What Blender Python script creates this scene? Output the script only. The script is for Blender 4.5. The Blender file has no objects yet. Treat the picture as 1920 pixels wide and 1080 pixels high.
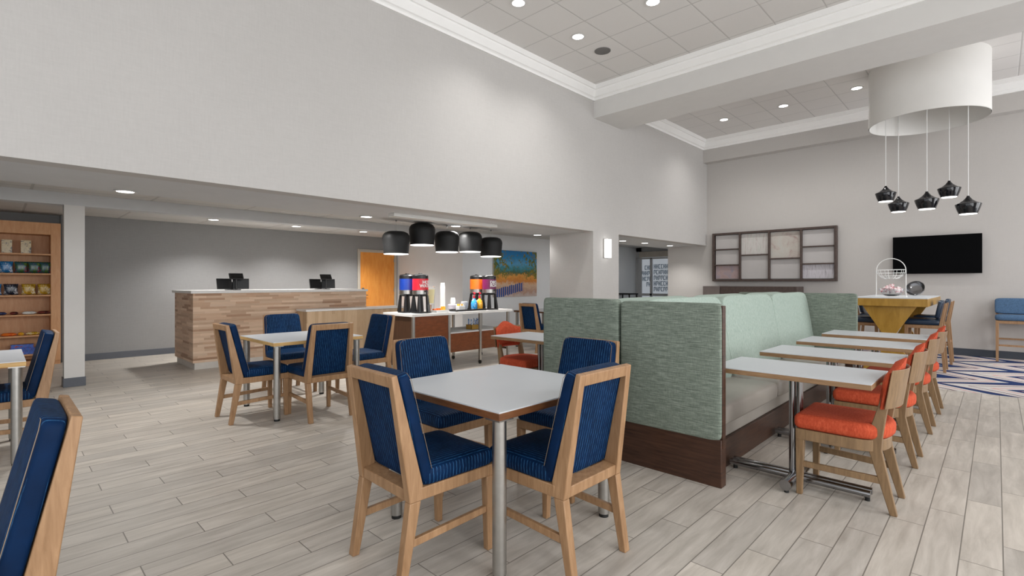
import bpy, math, random
from mathutils import Vector, Matrix
random.seed(7)
C = bpy.context.scene.collection
SC = bpy.context.scene
PI = math.pi

# ------------------------------------------------------------------ camera
H = 1.325
cam_d = bpy.data.cameras.new('camera')
cam_d.sensor_width = 36.0
cam_d.lens = 938 / 1920 * 36.0
cam_d.shift_y = -10 / 1920
cam_d.clip_start = 0.02
cam = bpy.data.objects.new('camera', cam_d)
cam.location = (0, 0, H)
cam.rotation_euler = (PI / 2, 0, math.radians(44.1))
C.objects.link(cam)
SC.camera = cam

# ------------------------------------------------------------------ world, exposure
w = bpy.data.worlds.new('world')
w.use_nodes = True
w.node_tree.nodes['Background'].inputs[0].default_value = (0.80, 0.90, 1.0, 1)
w.node_tree.nodes['Background'].inputs[1].default_value = 1.0
SC.world = w
vs = SC.view_settings
vs.view_transform = 'Standard'
vs.look = 'None'
vs.exposure = 0.14
vs.gamma = 1.0
vs.use_curve_mapping = False


def area(name, loc, rot, sx, sy, power, color=(1, 1, 1), spread=PI):
    d = bpy.data.lights.new(name, 'AREA')
    d.shape = 'RECTANGLE'
    d.size = sx
    d.size_y = sy
    d.energy = power
    d.color = color
    d.spread = spread
    o = bpy.data.objects.new(name, d)
    o.location = loc
    o.rotation_euler = rot
    C.objects.link(o)
    return o


# daylight entering through the tall windows of the side wall (x = 4.2); fill lamps added along the unseen wall behind the viewer (y = -3.2)
for wy in (-1.3, 1.7, 4.7, 9.6, 11.3):
    area('daylight_and_fill', (4.12, wy, 2.3), (0, PI / 2 - .42, 0), 3.6, 1.5 if wy > 9 else 2.1, 120 if wy < 9 else 85, (1.0, 0.995, 0.995))
for wx in (-3.6, -0.6, 2.2):
    area('daylight_and_fill', (wx, -3.12, 2.3), (PI / 2 - .3, 0, 0), 2.1, 3.6, 24, (1.0, 0.995, 0.995))


# ------------------------------------------------------------------ mesh helpers
class MB:
    def __init__(s):
        s.v = []
        s.f = []

    def add(s, vs_, fs, M=None):
        o = len(s.v)
        for p in vs_:
            p = Vector(p)
            s.v.append(tuple(M @ p if M else p))
        s.f += [tuple(i + o for i in f) for f in fs]
        return s

    def box(s, x0, x1, y0, y1, z0, z1, M=None):
        vs_ = [(x0, y0, z0), (x1, y0, z0), (x1, y1, z0), (x0, y1, z0), (x0, y0, z1), (x1, y0, z1), (x1, y1, z1), (x0, y1, z1)]
        return s.add(vs_, [(0, 3, 2, 1), (4, 5, 6, 7), (0, 1, 5, 4), (1, 2, 6, 5), (2, 3, 7, 6), (3, 0, 4, 7)], M)

    def prism(s, poly, a, b, axis='x', M=None):
        """poly: list of 2D points; extruded from a to b along axis (x: poly is yz, y: xz, z: xy)"""
        n = len(poly)

        def P(p, t):
            return {'x': (t, p[0], p[1]), 'y': (p[0], t, p[1]), 'z': (p[0], p[1], t)}[axis]
        vs_ = [P(p, a) for p in poly] + [P(p, b) for p in poly]
        fs = [tuple(range(n - 1, -1, -1)), tuple(range(n, 2 * n))]
        for i in range(n):
            j = (i + 1) % n
            fs.append((i, j, n + j, n + i))
        return s.add(vs_, fs, M)

    def cyl(s, p0, p1, r0, r1=None, n=20, caps=True):
        r1 = r0 if r1 is None else r1
        p0 = Vector(p0)
        p1 = Vector(p1)
        d = (p1 - p0).normalized()
        u = d.orthogonal().normalized()
        w_ = d.cross(u)
        vs_ = []
        for p, r in ((p0, r0), (p1, r1)):
            for i in range(n):
                a = 2 * PI * i / n
                vs_.append(tuple(p + r * (math.cos(a) * u + math.sin(a) * w_)))
        fs = [(i, (i + 1) % n, n + (i + 1) % n, n + i) for i in range(n)]
        if caps:
            fs += [tuple(range(n - 1, -1, -1)), tuple(range(n, 2 * n))]
        return s.add(vs_, fs)

    def lathe(s, prof, n=32, c=(0, 0, 0), closed=False):
        vs_ = []
        fs = []
        m = len(prof)
        for r, z in prof:
            for i in range(n):
                a = 2 * PI * i / n
                vs_.append((c[0] + r * math.cos(a), c[1] + r * math.sin(a), c[2] + z))
        for k in range(m - 1):
            for i in range(n):
                j = (i + 1) % n
                fs.append((k * n + i, k * n + j, (k + 1) * n + j, (k + 1) * n + i))
        if not closed:
            if prof[0][0] > 1e-4:
                fs.append(tuple(range(n - 1, -1, -1)))
            if prof[-1][0] > 1e-4:
                fs.append(tuple((m - 1) * n + i for i in range(n)))
        return s.add(vs_, fs)

    def ring(s, R, r, c=(0, 0, 0), n=40, m=8, M=None):
        vs_ = []
        fs = []
        for i in range(n):
            a = 2 * PI * i / n
            for j in range(m):
                b = 2 * PI * j / m
                vs_.append(((R + r * math.cos(b)) * math.cos(a) + c[0], (R + r * math.cos(b)) * math.sin(a) + c[1], r * math.sin(b) + c[2]))
        for i in range(n):
            for j in range(m):
                fs.append((i * m + j, ((i + 1) % n) * m + j, ((i + 1) % n) * m + (j + 1) % m, i * m + (j + 1) % m))
        return s.add(vs_, fs, M)

    def tube(s, pts, r, n=8):
        pts = [Vector(p) for p in pts]
        vs_ = []
        fs = []
        m = len(pts)
        d0 = (pts[1] - pts[0]).normalized()
        u = d0.orthogonal().normalized()
        for k, p in enumerate(pts):
            d = (pts[min(k + 1, m - 1)] - pts[max(k - 1, 0)]).normalized()
            u = (u - d * u.dot(d)).normalized()
            w_ = d.cross(u)
            for i in range(n):
                a = 2 * PI * i / n
                vs_.append(tuple(p + r * (math.cos(a) * u + math.sin(a) * w_)))
        for k in range(m - 1):
            for i in range(n):
                j = (i + 1) % n
                fs.append((k * n + i, k * n + j, (k + 1) * n + j, (k + 1) * n + i))
        fs += [tuple(range(n - 1, -1, -1)), tuple((m - 1) * n + i for i in range(n))]
        return s.add(vs_, fs)

    def superell(s, c, h, e1=0.3, e2=0.3, n=32, m=16, M=None):
        def pw(t, e):
            return math.copysign(abs(t) ** e, t)
        vs_ = [(c[0], c[1], c[2] - h[2])]
        for j in range(1, m):
            b = -PI / 2 + PI * j / m
            for i in range(n):
                a = 2 * PI * (i + .5) / n
                vs_.append((c[0] + h[0] * pw(math.cos(b), e1) * pw(math.cos(a), e2), c[1] + h[1] * pw(math.cos(b), e1) * pw(math.sin(a), e2), c[2] + h[2] * pw(math.sin(b), e1)))
        vs_.append((c[0], c[1], c[2] + h[2]))
        fs = [(0, 1 + (i + 1) % n, 1 + i) for i in range(n)]
        for j in range(m - 2):
            for i in range(n):
                k = (i + 1) % n
                fs.append((1 + j * n + i, 1 + j * n + k, 1 + (j + 1) * n + k, 1 + (j + 1) * n + i))
        t = len(vs_) - 1
        fs += [(1 + (m - 2) * n + i, 1 + (m - 2) * n + (i + 1) % n, t) for i in range(n)]
        return s.add(vs_, fs, M)

    def build(s, name, m, parent=None, bevel=0, seg=2, ang=35, loc=None):
        me = bpy.data.meshes.new(name)
        me.from_pydata(s.v, [], s.f)
        me.materials.append(m)
        me.update()
        import bmesh
        bm = bmesh.new()
        bm.from_mesh(me)
        bmesh.ops.recalc_face_normals(bm, faces=bm.faces)
        bm.to_mesh(me)
        bm.free()
        me.polygons.foreach_set('use_smooth', [True] * len(me.polygons))
        me.set_sharp_from_angle(angle=math.radians(ang))
        o = bpy.data.objects.new(name, me)
        C.objects.link(o)
        if parent:
            o.parent = parent
        if loc:
            o.location = loc
        if bevel:
            b = o.modifiers.new('bevel', 'BEVEL')
            b.width = bevel
            b.segments = seg
            b.limit_method = 'ANGLE'
            b.angle_limit = math.radians(40)
        return o


def box(x0, x1, y0, y1, z0, z1):
    return MB().box(x0, x1, y0, y1, z0, z1)


def tag(o, label=None, cat=None, group=None, kind=None):
    if label:
        o['label'] = label
    if cat:
        o['category'] = cat
    if group:
        o['group'] = group
    if kind:
        o['kind'] = kind
    return o


def thing(name, label, cat, loc=(0, 0, 0), rz=0, group=None):
    o = bpy.data.objects.new(name, None)
    o.empty_display_size = 0.1
    C.objects.link(o)
    o.location = loc
    o.rotation_euler = (0, 0, rz)
    return tag(o, label, cat, group)


def struct(o):
    o['kind'] = 'structure'
    return o


def dup(root, loc, rz, label, group=None):
    def cp(o, par):
        c = o.copy()
        C.objects.link(c)
        if par:
            c.parent = par
        for ch in list(o.children):
            cp(ch, c)
        return c
    r = cp(root, None)
    r.location = loc
    r.rotation_euler = (0, 0, rz)
    r['label'] = label
    if group:
        r['group'] = group
    return r


# ------------------------------------------------------------------ materials
class N:
    """tiny node-graph helper"""

    def __init__(s, name):
        s.m = bpy.data.materials.new(name)
        s.m.use_nodes = True
        s.t = s.m.node_tree
        s.b = s.t.nodes['Principled BSDF']

    def node(s, ty, **kw):
        n = s.t.nodes.new(ty)
        for k, v in kw.items():
            setattr(n, k, v)
        return n

    def link(s, a, b):
        s.t.links.new(a, b)

    def math(s, op, a, b=None, c=None):
        n = s.node('ShaderNodeMath', operation=op)
        for i, x in enumerate((a, b, c)):
            if x is None:
                continue
            if isinstance(x, (int, float)):
                n.inputs[i].default_value = x
            else:
                s.link(x, n.inputs[i])
        return n.outputs[0]

    def obj(s, scale=(1, 1, 1), rot=(0, 0, 0)):
        tc = s.node('ShaderNodeTexCoord')
        mp = s.node('ShaderNodeMapping')
        mp.inputs['Scale'].default_value = scale
        mp.inputs['Rotation'].default_value = rot
        s.link(tc.outputs['Object'], mp.inputs[0])
        return mp.outputs[0]

    def xyz(s):
        tc = s.node('ShaderNodeTexCoord')
        sp = s.node('ShaderNodeSeparateXYZ')
        s.link(tc.outputs['Object'], sp.inputs[0])
        return sp.outputs

    def noise(s, vec, scale=5, detail=3, rough=.5, dist=0):
        n = s.node('ShaderNodeTexNoise')
        n.inputs['Scale'].default_value = scale
        n.inputs['Detail'].default_value = detail
        n.inputs['Roughness'].default_value = rough
        n.inputs['Distortion'].default_value = dist
        s.link(vec, n.inputs['Vector'])
        return n.outputs[0]

    def ramp(s, fac, stops, interp='LINEAR'):
        r = s.node('ShaderNodeValToRGB')
        r.color_ramp.interpolation = interp
        e = r.color_ramp.elements
        while len(e) < len(stops):
            e.new(.5)
        for i, (p, c) in enumerate(stops):
            e[i].position = p
            e[i].color = (*c, 1)
        s.link(fac, r.inputs[0])
        return r.outputs[0]

    def mix(s, fac, a, b, mode='MIX'):
        n = s.node('ShaderNodeMix', data_type='RGBA', blend_type=mode)
        for sock, x in ((n.inputs[0], fac), (n.inputs[6], a), (n.inputs[7], b)):
            if isinstance(x, (int, float)):
                sock.default_value = x
            elif isinstance(x, tuple):
                sock.default_value = (*x, 1)
            else:
                s.link(x, sock)
        return n.outputs[2]

    def bump(s, h, strength=.2, dist=.002):
        n = s.node('ShaderNodeBump')
        n.inputs['Strength'].default_value = strength
        n.inputs['Distance'].default_value = dist
        s.link(h, n.inputs['Height'])
        s.link(n.outputs[0], s.b.inputs['Normal'])

    def fin(s, col=None, rough=.5, metal=0, spec=.5):
        if isinstance(col, tuple):
            s.b.inputs['Base Color'].default_value = (*col, 1)
        elif col is not None:
            s.link(col, s.b.inputs['Base Color'])
        if isinstance(rough, (int, float)):
            s.b.inputs['Roughness'].default_value = rough
        else:
            s.link(rough, s.b.inputs['Roughness'])
        s.b.inputs['Metallic'].default_value = metal
        s.b.inputs['Specular IOR Level'].default_value = spec
        return s.m


def srgb(r, g, b):
    return tuple(((c / 255) / 12.92 if c / 255 <= .04045 else ((c / 255 + .055) / 1.055) ** 2.4) for c in (r, g, b))


def plain(name, rgb, rough=.5, metal=0, vary=.06, sc=6, spec=.5, bump=0):
    g = N(name)
    c = srgb(*rgb)
    v = g.noise(g.obj(), sc, 3)
    lo = tuple(x * (1 - vary) for x in c)
    hi = tuple(min(1, x * (1 + vary)) for x in c)
    col = g.ramp(v, [(.3, lo), (.7, hi)])
    if bump:
        g.bump(g.noise(g.obj(), 180, 2), bump, .001)
    return g.fin(col, rough, metal, spec)


def wood(name, c1, c2, scale=(14, 14, 1.2), rough=.42, spec=.4):
    g = N(name)
    v = g.noise(g.obj(scale), 3, 6, .6, .6)
    col = g.ramp(v, [(.28, srgb(*c1)), (.72, srgb(*c2))])
    g.bump(v, .12, .001)
    return g.fin(col, rough, 0, spec)


def emit(name, rgb, strength):
    g = N(name)
    g.fin(rgb, .5)
    g.b.inputs['Emission Color'].default_value = (*rgb, 1)
    g.b.inputs['Emission Strength'].default_value = strength
    return g.m


def wallpaper(name, rgb, amt=.035):
    g = N(name)
    c = srgb(*rgb)
    a = g.noise(g.obj((1, 1, .12)), 70, 4, .7)
    b = g.noise(g.obj((.12, .12, 1)), 70, 4, .7)
    d = g.noise(g.obj(), 1.3, 2)
    s_ = g.math('ADD', g.math('MULTIPLY', a, .5), g.math('MULTIPLY', b, .5))
    s_ = g.math('ADD', g.math('MULTIPLY', s_, .8), g.math('MULTIPLY', d, .2))
    col = g.ramp(s_, [(.36, tuple(x * (1 - amt * 1.6) for x in c)), (.64, tuple(min(1, x * (1 + amt)) for x in c))])
    g.bump(s_, .25, .001)
    return g.fin(col, .8, 0, .25)


M = {}
M['wall'] = wallpaper('wall_paper_light', (192, 189, 186))
M['wall_side'] = wallpaper('wall_paper_right', (192, 188, 184), .02)
M['accent'] = wallpaper('wall_paper_grey', (150, 150, 150), .04)
M['paint'] = plain('white_paint', (214, 212, 209), .6, vary=.015)
M['softpaint'] = plain('soffit_paint', (198, 199, 200), .75, vary=.02)
M['alcove'] = plain('alcove_lit_paint', (236, 238, 240), .7, vary=.01)  # recess walls lightened in colour to stand in for light falling there
M['crown'] = plain('crown_paint', (246, 245, 243), .5, vary=.01)
M['base'] = plain('baseboard_vinyl', (92, 96, 104), .45, vary=.05)
M['base_dark'] = plain('baseboard_dark', (58, 64, 74), .45, vary=.05)


def mat_ceiling(name, x0, y0, p, rgb):
    g = N(name)
    X, Y, Z = g.xyz()
    c = srgb(*rgb)
    fx = g.math('FRACT', g.math('DIVIDE', g.math('SUBTRACT', X, x0), p))
    fy = g.math('FRACT', g.math('DIVIDE', g.math('SUBTRACT', Y, y0), p))
    dx = g.math('MINIMUM', fx, g.math('SUBTRACT', 1, fx))
    dy = g.math('MINIMUM', fy, g.math('SUBTRACT', 1, fy))
    d = g.math('MINIMUM', dx, dy)
    lo = g.math('LESS_THAN', d, .012)
    n = g.noise(g.obj(), 130, 3)
    col = g.mix(g.math('MULTIPLY', lo, .42), g.ramp(n, [(.3, tuple(x * .96 for x in c)), (.7, c)]), tuple(x * .42 for x in c))
    h = g.math('ADD', g.math('MULTIPLY', g.math('MINIMUM', g.math('MULTIPLY', d, 40), 1), 1), g.math('MULTIPLY', n, .05))
    g.bump(h, .5, .006)
    return g.fin(col, .85, 0, .2)


M['ceil'] = mat_ceiling('ceiling_tiles', -4.52, 4.83, .597, (222, 219, 216))
M['ceil_low'] = mat_ceiling('ceiling_tiles_low', -7.0, .3, 1.2, (205, 203, 200))


def mat_floor():
    g = N('plank_floor_tile')
    X, Y, Z = g.xyz()
    W, L = .1525, .915
    u = g.math('DIVIDE', g.math('ADD', X, 1.198), W)
    row = g.math('FLOOR', u)
    v = g.math('DIVIDE', g.math('SUBTRACT', g.math('SUBTRACT', Y, 2.91), g.math('MULTIPLY', row, .305)), L)
    cell = g.math('FLOOR', v)
    fu = g.math('FRACT', u)
    fv = g.math('FRACT', v)
    du = g.math('MULTIPLY', g.math('MINIMUM', fu, g.math('SUBTRACT', 1, fu)), W)
    dv = g.math('MULTIPLY', g.math('MINIMUM', fv, g.math('SUBTRACT', 1, fv)), L)
    d = g.math('MINIMUM', du, dv)
    joint = g.math('LESS_THAN', d, .0026)
    cb = g.node('ShaderNodeCombineXYZ')
    g.link(row, cb.inputs[0])
    g.link(cell, cb.inputs[1])
    wn = g.node('ShaderNodeTexWhiteNoise')
    g.link(cb.outputs[0], wn.inputs['Vector'])
    # grain shifted per plank
    tc = g.node('ShaderNodeTexCoord')
    off = g.node('ShaderNodeVectorMath', operation='SCALE')
    g.link(wn.outputs['Color'], off.inputs[0])
    off.inputs['Scale'].default_value = 9
    ad = g.node('ShaderNodeVectorMath', operation='ADD')
    g.link(tc.outputs['Object'], ad.inputs[0])
    g.link(off.outputs[0], ad.inputs[1])
    mp = g.node('ShaderNodeMapping')
    mp.inputs['Scale'].default_value = (9, 1.1, 1)
    g.link(ad.outputs[0], mp.inputs[0])
    n = g.noise(mp.outputs[0], 2.2, 7, .62, .5)
    a, b = srgb(166, 159, 150), srgb(206, 199, 190)
    col = g.ramp(n, [(.25, a), (.75, b)])
    tint = g.ramp(wn.outputs['Value'], [(0, (.88, .88, .88)), (1, (1.06, 1.05, 1.03))])
    col = g.mix(1.0, col, tint, 'MULTIPLY')
    col = g.mix(joint, col, srgb(122, 116, 108))
    h = g.math('SUBTRACT', g.math('MULTIPLY', n, .15), g.math('MULTIPLY', joint, 1))
    g.bump(h, .4, .002)
    r = g.ramp(n, [(.2, (.36,) * 3), (.8, (.52,) * 3)])
    return g.fin(col, r, 0, .42)


M['floor'] = mat_floor()


def mat_carpet():
    g = N('zigzag_carpet')
    X, Y, Z = g.xyz()
    # chevrons whose arms run along y and swell towards their points
    t = g.math('FRACT', g.math('DIVIDE', g.math('SUBTRACT', Y, 9.32), 1.25))
    tri = g.math('ABSOLUTE', g.math('SUBTRACT', g.math('MULTIPLY', t, 2), 1))
    xx = g.math('SUBTRACT', X, g.math('MULTIPLY', tri, .78))
    s_ = g.math('FRACT', g.math('DIVIDE', g.math('ADD', xx, .66), .74))
    wdt = g.math('ADD', .14, g.math('MULTIPLY', tri, .26))
    navy = g.math('LESS_THAN', s_, wdt)
    cor = g.math('MULTIPLY', g.math('GREATER_THAN', s_, .80), g.math('LESS_THAN', s_, .86))
    mar = g.math('MAXIMUM', g.math('MULTIPLY', g.math('GREATER_THAN', s_, wdt), g.math('LESS_THAN', s_, g.math('ADD', wdt, .04))), g.math('MULTIPLY', g.math('GREATER_THAN', s_, .52), g.math('LESS_THAN', s_, g.math('ADD', .55, g.math('MULTIPLY', tri, .06)))))
    n = g.noise(g.obj(), 90, 3)
    basec = g.ramp(n, [(.3, srgb(186, 182, 178)), (.7, srgb(212, 208, 204))])
    col = g.mix(cor, basec, srgb(206, 150, 146))
    col = g.mix(mar, col, srgb(96, 44, 70))
    col = g.mix(navy, col, g.ramp(n, [(.3, srgb(28, 44, 84)), (.7, srgb(44, 66, 112))]))
    g.bump(g.noise(g.obj(), 400, 2), .5, .003)
    return g.fin(col, .95, 0, .1)


M['carpet'] = mat_carpet()


def mat_stripes(name, base, base2, line, period=.0185, wd=.085, sides=True):
    g = N(name)
    X, Y, Z = g.xyz()
    gm = g.node('ShaderNodeTexCoord')
    sp = g.node('ShaderNodeSeparateXYZ')
    # object-space normal decides which axis the pinstripes run on
    g.link(gm.outputs['Normal'], sp.inputs[0])
    side = g.math('GREATER_THAN', g.math('ABSOLUTE', sp.outputs[0]), .72)
    wob = g.math('MULTIPLY', g.math('SUBTRACT', g.noise(g.obj((1, 1, 1)), 22, 1), .5), .006)
    a = g.math('ADD', g.math('ADD', g.math('MULTIPLY', X, g.math('SUBTRACT', 1, side)), g.math('MULTIPLY', Y, side)), wob)
    f = g.math('FRACT', g.math('DIVIDE', a, period))
    ln = g.math('LESS_THAN', g.math('ABSOLUTE', g.math('SUBTRACT', f, .5)), wd)
    dash = g.ramp(g.noise(g.obj((1, 1, .5)), 60, 2), [(.35, (.25,) * 3), (.6, (1,) * 3)])
    if not sides:
        ln = g.math('MULTIPLY', ln, g.math('SUBTRACT', 1, side))
    n = g.noise(g.obj(), 9, 3)
    col = g.mix(g.math('MULTIPLY', ln, dash), g.ramp(n, [(.3, srgb(*base)), (.7, srgb(*base2))]), srgb(*line))
    g.bump(g.noise(g.obj(), 500, 2), .2, .001)
    m = g.fin(col, .6, 0, .12)
    return m


M['navy'] = mat_stripes('navy_pinstripe_vinyl', (0, 25, 54), (1, 35, 72), (46, 92, 134))
M['navy_pad'] = mat_stripes('navy_pinstripe_back_pad', (0, 25, 54), (1, 35, 72), (46, 92, 134), sides=False)
M['navy_back'] = mat_stripes('navy_pinstripe_vinyl_back', (0, 24, 54), (1, 34, 72), (26, 66, 108), wd=.07)
M['piping'] = plain('navy_piping', (20, 62, 116), .5)
M['stitch'] = plain('tan_stitching', (128, 112, 96), .7)
M['chairwood'] = wood('oak_chair_wood', (138, 104, 72), (170, 134, 99), (16, 16, 2))
M['redwood'] = wood('walnut_beige_chair_wood', (112, 88, 62), (144, 116, 84), (16, 16, 2))
M['t_white'] = plain('white_laminate', (198, 202, 206), .34, vary=.01, spec=.5)
M['edge_brown'] = wood('brown_wood_edge', (86, 52, 28), (118, 76, 46), (3, 3, 30))
M['edge_oak'] = wood('oak_wood_edge', (176, 138, 82), (206, 170, 112), (3, 3, 30))
M['edge_tan'] = wood('tan_wood_edge', (126, 96, 68), (158, 126, 92), (3, 3, 30))
M['steel'] = plain('brushed_steel', (176, 174, 170), .34, 1, .05, 30)
M['chrome'] = plain('chrome_metal', (150, 150, 152), .16, 1, .02)
M['blackrub'] = plain('black_rubber', (18, 18, 18), .6)
M['black'] = plain('black_plastic', (20, 20, 22), .35)
M['blackmet'] = plain('black_powder_metal', (24, 24, 24), .55, 0, spec=.3)
M['screen'] = plain('screen_glass', (2, 2, 3), .35, vary=.01, spec=.05)
M['white'] = plain('white_plastic', (226, 226, 224), .4, vary=.02)
M['stone'] = plain('white_quartz', (224, 222, 219), .3, vary=.03, sc=30)
M['plinth'] = plain('white_plinth', (206, 201, 194), .6)


def mat_fabric(name, c1, c2, c3, horiz=True):
    g = N(name)
    a = g.noise(g.obj((1.6, 1.6, 22) if horiz else (14, 14, 5)), 6, 6, .72)
    b = g.noise(g.obj((60, 60, 8)), 4, 3, .7)
    v = g.math('ADD', g.math('MULTIPLY', a, .74), g.math('MULTIPLY', b, .26))
    col = g.ramp(v, [(.32, srgb(*c1)), (.5, srgb(*c2)), (.68, srgb(*c3))])
    g.bump(g.noise(g.obj(), 320, 3), .5, .002)
    return g.fin(col, .85, 0, .2)


M['green'] = mat_fabric('sage_green_fabric', (78, 86, 79), (118, 128, 117), (156, 166, 154))
M['green_lt'] = mat_fabric('pale_green_fabric', (138, 154, 144), (160, 175, 165), (182, 194, 185), False)
M['taupe'] = plain('taupe_vinyl', (160, 154, 146), .42, vary=.04)
M['boothwood'] = wood('dark_walnut_wood', (46, 29, 21), (80, 53, 39), (1.6, 1.6, 22))
M['orange'] = mat_fabric('orange_fabric', (160, 60, 38), (184, 76, 48), (206, 98, 68), False)
M['cartwood'] = wood('mahogany_panel', (92, 46, 18), (122, 66, 32), (3, 3, 10), .35)
M['cartwood_dk'] = wood('dark_mahogany_panel', (62, 40, 26), (86, 58, 40), (12, 12, 1.5), .4)


def mat_mosaic(name, vertical=False):
    g = N(name)
    X, Y, Z = g.xyz()
    r_, l_ = (Z, g.math('ADD', X, Y)) if not vertical else (g.math('ADD', X, Y), Z)
    hgt, ln = (.034, .36) if not vertical else (.06, 1.2)
    row = g.math('FLOOR', g.math('DIVIDE', r_, hgt))
    wn0 = g.node('ShaderNodeTexWhiteNoise', noise_dimensions='1D')
    g.link(row, wn0.inputs['W'])
    v = g.math('ADD', g.math('DIVIDE', l_, ln), g.math('MULTIPLY', wn0.outputs['Value'], 7))
    cell = g.math('FLOOR', v)
    cb = g.node('ShaderNodeCombineXYZ')
    g.link(row, cb.inputs[0])
    g.link(cell, cb.inputs[1])
    wn = g.node('ShaderNodeTexWhiteNoise')
    g.link(cb.outputs[0], wn.inputs['Vector'])
    if not vertical:
        stops = [(0, srgb(160, 122, 96)), (.2, srgb(206, 170, 142)), (.45, srgb(230, 202, 176)), (.75, srgb(190, 158, 132)), (1, srgb(242, 218, 194))]
    else:
        stops = [(0, srgb(190, 160, 126)), (.5, srgb(200, 172, 138)), (1, srgb(212, 184, 150))]
    col = g.ramp(wn.outputs['Value'], stops)
    n = g.noise(g.obj((2, 2, 40) if not vertical else (40, 40, 2)), 4, 4)
    col = g.mix(.2, col, g.ramp(n, [(.3, srgb(150, 120, 98)), (.7, srgb(216, 192, 166))]))
    return g.fin(col, .55, 0, .3)


M['mosaic'] = mat_mosaic('wood_strip_mosaic')
M['vertwood'] = mat_mosaic('vertical_grain_oak', True)
M['door'] = wood('golden_oak_veneer', (226, 140, 56), (244, 168, 80), (5, 5, .9), .4)
M['shelfwood'] = wood('maple_shelving', (206, 148, 98), (222, 170, 124), (9, 9, 1.5))
M['frame_paint'] = plain('beige_frame_paint', (190, 182, 170), .5)
M['darkframe'] = wood('dark_brown_frame', (66, 54, 50), (88, 74, 68), (8, 8, 8))
M['bronze'] = wood('golden_wood_veneer', (150, 112, 40), (180, 140, 62), (4, 4, 1), .3)
M['denim'] = plain('blue_denim_fabric', (70, 100, 132), .8, vary=.2, sc=60, bump=.4)
M['darkblue'] = plain('dark_blue_vinyl', (24, 44, 66), .3, vary=.1)
M['lamp_white'] = emit('lamp_lens', (1.0, 0.985, 0.96), 9)
M['lamp_soft'] = emit('lamp_diffuser', (1.0, 0.985, 0.96), 3.2)
M['sconce'] = emit('sconce_glass', (1.0, 0.985, 0.96), 1.9)
M['drum'] = plain('white_drum_fabric', (226, 224, 220), .75, vary=.01)
M['shade_in'] = plain('white_enamel', (232, 232, 230), .4, vary=.01)
M['glossblack'] = plain('gloss_black_ceramic', (16, 17, 22), .14, vary=.05)
M['greygrille'] = plain('speaker_grille', (108, 106, 104), .7)


# ------------------------------------------------------------------ the room
def wallbox(name, m, boxes, parent=None):
    b = MB()
    for q in boxes:
        b.box(*q)
    return struct(b.build(name, m, parent, ang=20))


wallbox('floor', M['floor'], [(-11.5, 4.3, -3.3, 8.2, -.1, 0), (-11.5, -3.0, 8.2, 16.5, -.1, 0)])
wallbox('ceiling', M['ceil'], [(-5.2, 4.3, -3.3, 12.3, 4.79, 4.9)])
wallbox('ceiling_low', M['ceil_low'], [(-11.5, -6.4, -3.3, 16.0, 2.46, 2.56)])
# soffit under the tall wall
wallbox('ceiling_soffit', M['softpaint'], [(-6.4, -5.36, -3.3, 12.26, 2.24, 2.56), (-6.4, -6.2, 12.26, 16, 2.24, 2.56)])
wallbox('wall_left', M['wall'], [(-5.36, -5.16, -3.3, 12.4, 2.24, 4.79), (-6.16, -5.16, 7.4, 8.24, 0, 2.24)])
wallbox('wall_right', M['wall_side'], [(-6.19, 4.3, 12.26, 12.42, 0, 4.79)])
wallbox('wall_back', M['accent'], [(-11.3, -11.1, .86, 7.2, 0, 2.46), (-11.5, -11.4, -3.3, .86, 0, 2.46), (-11.4, -11.3, .76, .86, 0, 2.46)])
wallbox('wall_alcove', M['alcove'], [(-11.3, -8.5, 7.2, 7.35, 0, 2.46), (-8.65, -8.5, 7.35, 15.0, 0, 2.46)])
wallbox('wall_passage', M['softpaint'], [(-6.19, -6.05, 12.42, 14.6, 0, 2.56), (-8.5, -8.3, 14.62, 14.8, 0, 2.46), (-8.5, -6.05, 14.62, 14.8, 2.33, 2.46)])
wallbox('wall_pier', M['paint'], [(-8.65, -8.45, .6, .8, 0, 2.31)])
wallbox('trim_header', M['softpaint'], [(-8.65, -8.45, -3.3, 7.2, 2.31, 2.46)])
wallbox('trim_beam', M['paint'], [(-5.16, 4.3, 7.42, 8.34, 4.255, 4.79)])
wallbox('trim_bulkhead', M['wall_side'], [(-5.16, 4.3, 12.04, 12.26, 4.25, 4.79)])
# the window wall and the wall behind the viewer, with tall window openings; those behind the viewer are added
wb = [(4.2, 4.4, -3.3, 12.4, 0, .5), (4.2, 4.4, -3.3, 12.4, 4.1, 4.79)]
for a_, b_ in ((-3.3, -2.35), (-.25, .65), (2.75, 3.65), (5.75, 8.8), (10.4, 10.55), (12.1, 12.4)):
    wb.append((4.2, 4.4, a_, b_, .5, 4.1))
wallbox('wall_window', M['wall'], wb)
wb = [(-11.5, 4.4, -3.4, -3.2, 0, .5), (-11.5, 4.4, -3.4, -3.2, 4.1, 4.79)]
for a_, b_ in ((-11.5, -4.65), (-2.55, -1.65), (.45, 1.15), (3.25, 4.4)):
    wb.append((a_, b_, -3.4, -3.2, .5, 4.1))
wallbox('wall_front', M['wall'], wb)

# crown moulding
CP = [(0, 0), (.018, 0), (.022, .03), (.035, .042), (.055, .05), (.095, .125), (.10, .15), (.12, .155), (.125, .23), (0, .23)]


def crown_x(name, y, sgn, x0, x1):
    struct(MB().prism([(y + sgn * a_, 4.56 + b_) for a_, b_ in CP], x0, x1, 'x').build(name, M['crown'], ang=15))


def crown_y(name, x, y0, y1):
    struct(MB().prism([(x + a_, 4.56 + b_) for a_, b_ in CP], y0, y1, 'y').build(name, M['crown'], ang=15))


crown_y('trim_1', -5.16, -3.3, 7.42)
crown_x('trim_2', 7.42, -1, -5.16, 4.3)
crown_y('trim_3', -5.16, 8.34, 12.04)
crown_x('trim_4', 12.04, -1, -5.16, 4.3)
crown_x('trim_5', 8.34, 1, -5.16, 4.3)

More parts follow.
